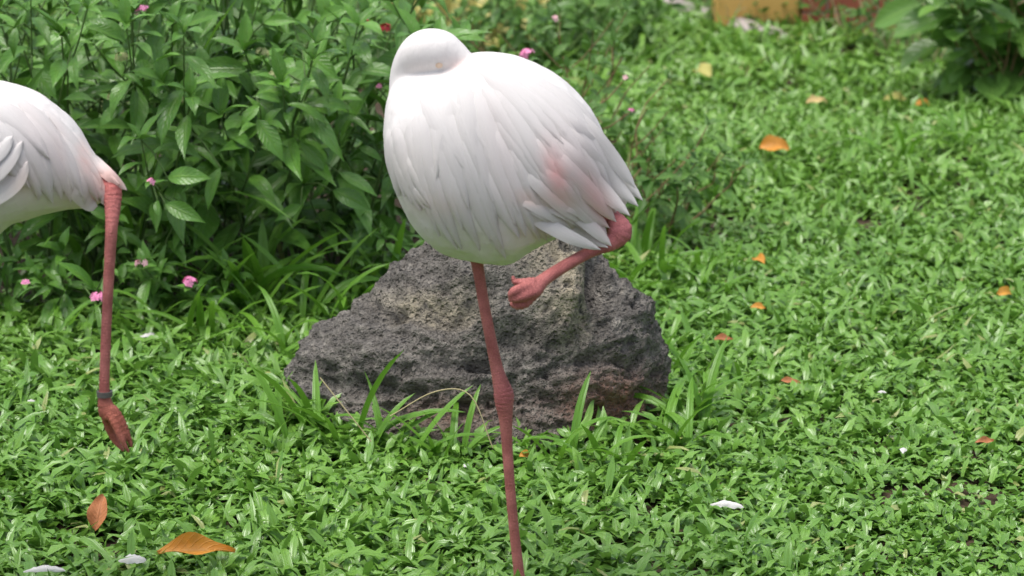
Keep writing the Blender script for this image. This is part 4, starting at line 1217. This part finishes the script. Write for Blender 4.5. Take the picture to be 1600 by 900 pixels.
# ------------------------------------------------------------------ far edge: edging stones, trunk, walls
def stone(label, p, sx, sy, sz, seed, rz):
    bm = bmesh.new(); bmesh.ops.create_icosphere(bm, subdivisions=3, radius=1)
    V = np.array([v.co[:] for v in bm.verts])
    V = np.sign(V) * np.abs(V) ** 0.7
    V = V * (1 + 0.12 * fbm(V + seed, 1.4, 3, seed))[:, None] * np.array([sx, sy, sz])
    for v, c in zip(bm.verts, V): v.co = c
    me = bpy.data.meshes.new('edging_stone'); bm.to_mesh(me); bm.free()
    me.polygons.foreach_set('use_smooth', np.ones(len(me.polygons), bool)); me.materials.append(M['kerbstone'])
    o = obj('edging_stone', me); o.location = p; o.rotation_euler = (0, 0, rz)
    tag(o, label, 'stone', 'pale edging stones')
E0, E1 = G(1010, 14), G(1195, 72)
for i in range(9):
    t = i / 8
    p = E0.lerp(E1, t) + Vector((rnd.uniform(-.03, .03), rnd.uniform(-.05, .05), 0.045))
    stone('pale edging stone number %s from the tree along the far lawn edge' % ['one', 'two', 'three', 'four', 'five', 'six', 'seven', 'eight', 'nine'][i], p, .11 + rnd.uniform(-.03, .02), .05, .042 + rnd.uniform(-.01, .012), 500 + i, math.atan2(E1.y - E0.y, E1.x - E0.x) + rnd.uniform(-.1, .1))

# tree trunk with bark, and its crown far overhead is out of view
def trunk():
    b = G(985, 12)
    root = empty('tree', b, 'dark tree trunk at the top edge behind the lawn', 'tree')
    V = []; n, m = 24, 16
    for i in range(n):
        z = i / (n - 1) * 3.6
        r = 0.10 * (1 + 0.9 * math.exp(-z / 0.15)) * (1 - 0.12 * z / 3.6)
        for k in range(m):
            a = 2 * math.pi * k / m
            rr = r * (1 + 0.10 * math.sin(3 * a + z) + 0.06 * rnd.uniform(-1, 1))
            V.append((rr * math.cos(a) + 0.05 * math.sin(z), rr * math.sin(a), z - 0.05))
    obj('trunk', mesh_np('trunk', V, grid_faces(n, m, True), M['bark']), root)
    top = Vector((0.05 * math.sin(3.6), 0, 3.5))
    q = random.Random(77)
    VV, FF, UU = [], [], []
    for k in range(7):
        a = k * 0.9 + q.random(); e = q.uniform(.3, 1.0)
        d = Vector((math.cos(a) * math.cos(e), math.sin(a) * math.cos(e), math.sin(e)))
        L = q.uniform(.8, 1.5)
        pts = [top - Vector((0, 0, .3)), top + d * L * .5 + Vector((0, 0, .05)), top + d * L + Vector((0, 0, .25))]
        tube_obj('limb', pts, [.05, .03, .012], M['bark'], root, 7)
        for j in range(420):
            c = pts[1].lerp(pts[2], q.uniform(0, 1.3)) + Vector((q.gauss(0, .3), q.gauss(0, .3), q.gauss(0, .22)))
            dd = Vector((q.gauss(0, 1), q.gauss(0, 1), q.gauss(-.3, .6))).normalized(); ss = dd.orthogonal().normalized()
            l = q.uniform(.07, .12); b0 = len(VV)
            VV += [tuple(c), tuple(c + dd * l * .5 + ss * l * .2), tuple(c + dd * l), tuple(c + dd * l * .5 - ss * l * .2)]; UU += [(0, .5), (.5, 1), (1, .5), (.5, 0)]
            FF.append((b0, b0 + 1, b0 + 2, b0 + 3))
    cr = obj('crown', mesh_np('crown', VV, FF, M['smallleaf'], False, UU), root)
    cr['kind'] = 'stuff'
trunk()

def boxmesh(name, x0, x1, y0, y1, z0, z1, mat, bev=0.0):
    bm = bmesh.new()
    bmesh.ops.create_cube(bm, size=1)
    for v in bm.verts:
        v.co = Vector(((x0 + x1) / 2 + v.co.x * (x1 - x0), (y0 + y1) / 2 + v.co.y * (y1 - y0), (z0 + z1) / 2 + v.co.z * (z1 - z0)))
    if bev: bmesh.ops.bevel(bm, geom=list(bm.edges), offset=bev, segments=1, affect='EDGES')
    me = bpy.data.meshes.new(name); bm.to_mesh(me); bm.free(); me.materials.append(mat)
    return me
WY = 10.85
xa, xb, xc = U(1118, 10, WY).x, U(1252, 10, WY).x, U(1415, 10, WY).x
wr = empty('garden_wall', (xa, WY, 0), 'yellow plastered garden wall at the top right', 'wall')
obj('wall_panel', boxmesh('wall_panel', 0, xb - xa - .002, 0, .18, -.05, 1.9, M['yellow_wall'], .01), wr)
obj('coping', boxmesh('coping', -.03, xb - xa + 1.2, -.03, .21, 1.905, 1.98, M['kerbstone'], .01), wr)
br = empty('brick_wall', (xb, WY - .04, 0), 'red brick wall with orange plinth beside the yellow wall', 'wall')
obj('core', boxmesh('core', .008, xc - xb - .008, .008, .28, -.05, 1.9, M['mortar']), br)
obj('plinth', boxmesh('plinth', -.02, xc - xb + .30, -.04, -.003, -.03, .045, M['plinth'], .006), br)
bw, bh = (xc - xb) / 1.0, .065
bmA = boxmesh('brick', 0, .198, 0, .012, 0, .06, M['brick'], .003)
row = 0; z = .05
while z < 1.85:
    x = -.10 if row % 2 else 0.0
    while x < (xc - xb) - .02:
        x0_, x1_ = max(0, x), min(xc - xb, x + .198)
        if x1_ - x0_ > .02:
            o = obj('brick', bmA, br); o.location = (x0_, -.004 + rnd.uniform(0, .003), z); o.scale = ((x1_ - x0_) / .198, 1, 1)
        x += .208
    row += 1; z += .07
# soil bank behind the weeds, to the right of the pier
bk = []
nx, ny = 40, 14
for j in range(ny):
    for i in range(nx):
        x = xc + .35 + i / (nx - 1) * 4.0; y = 10.2 + j / (ny - 1) * 2.4
        bk.append((x, y, -0.02 + 0.5 * (j / (ny - 1)) ** 0.8 * min(1, i / 6)))
bk = np.array(bk); bk[:, 2] += 0.05 * fbm(bk, 3.0, 4, 4) * np.clip(bk[:, 2] * 8, 0, 1)
o = obj('soil_bank', mesh_np('soil_bank', bk, grid_faces(ny, nx), plain('dry_soil', (0.16, 0.10, 0.06), (0.28, 0.19, 0.12), 10, .95, .8, .02)))
o['kind'] = 'structure'
print('objects', len(bpy.data.objects))
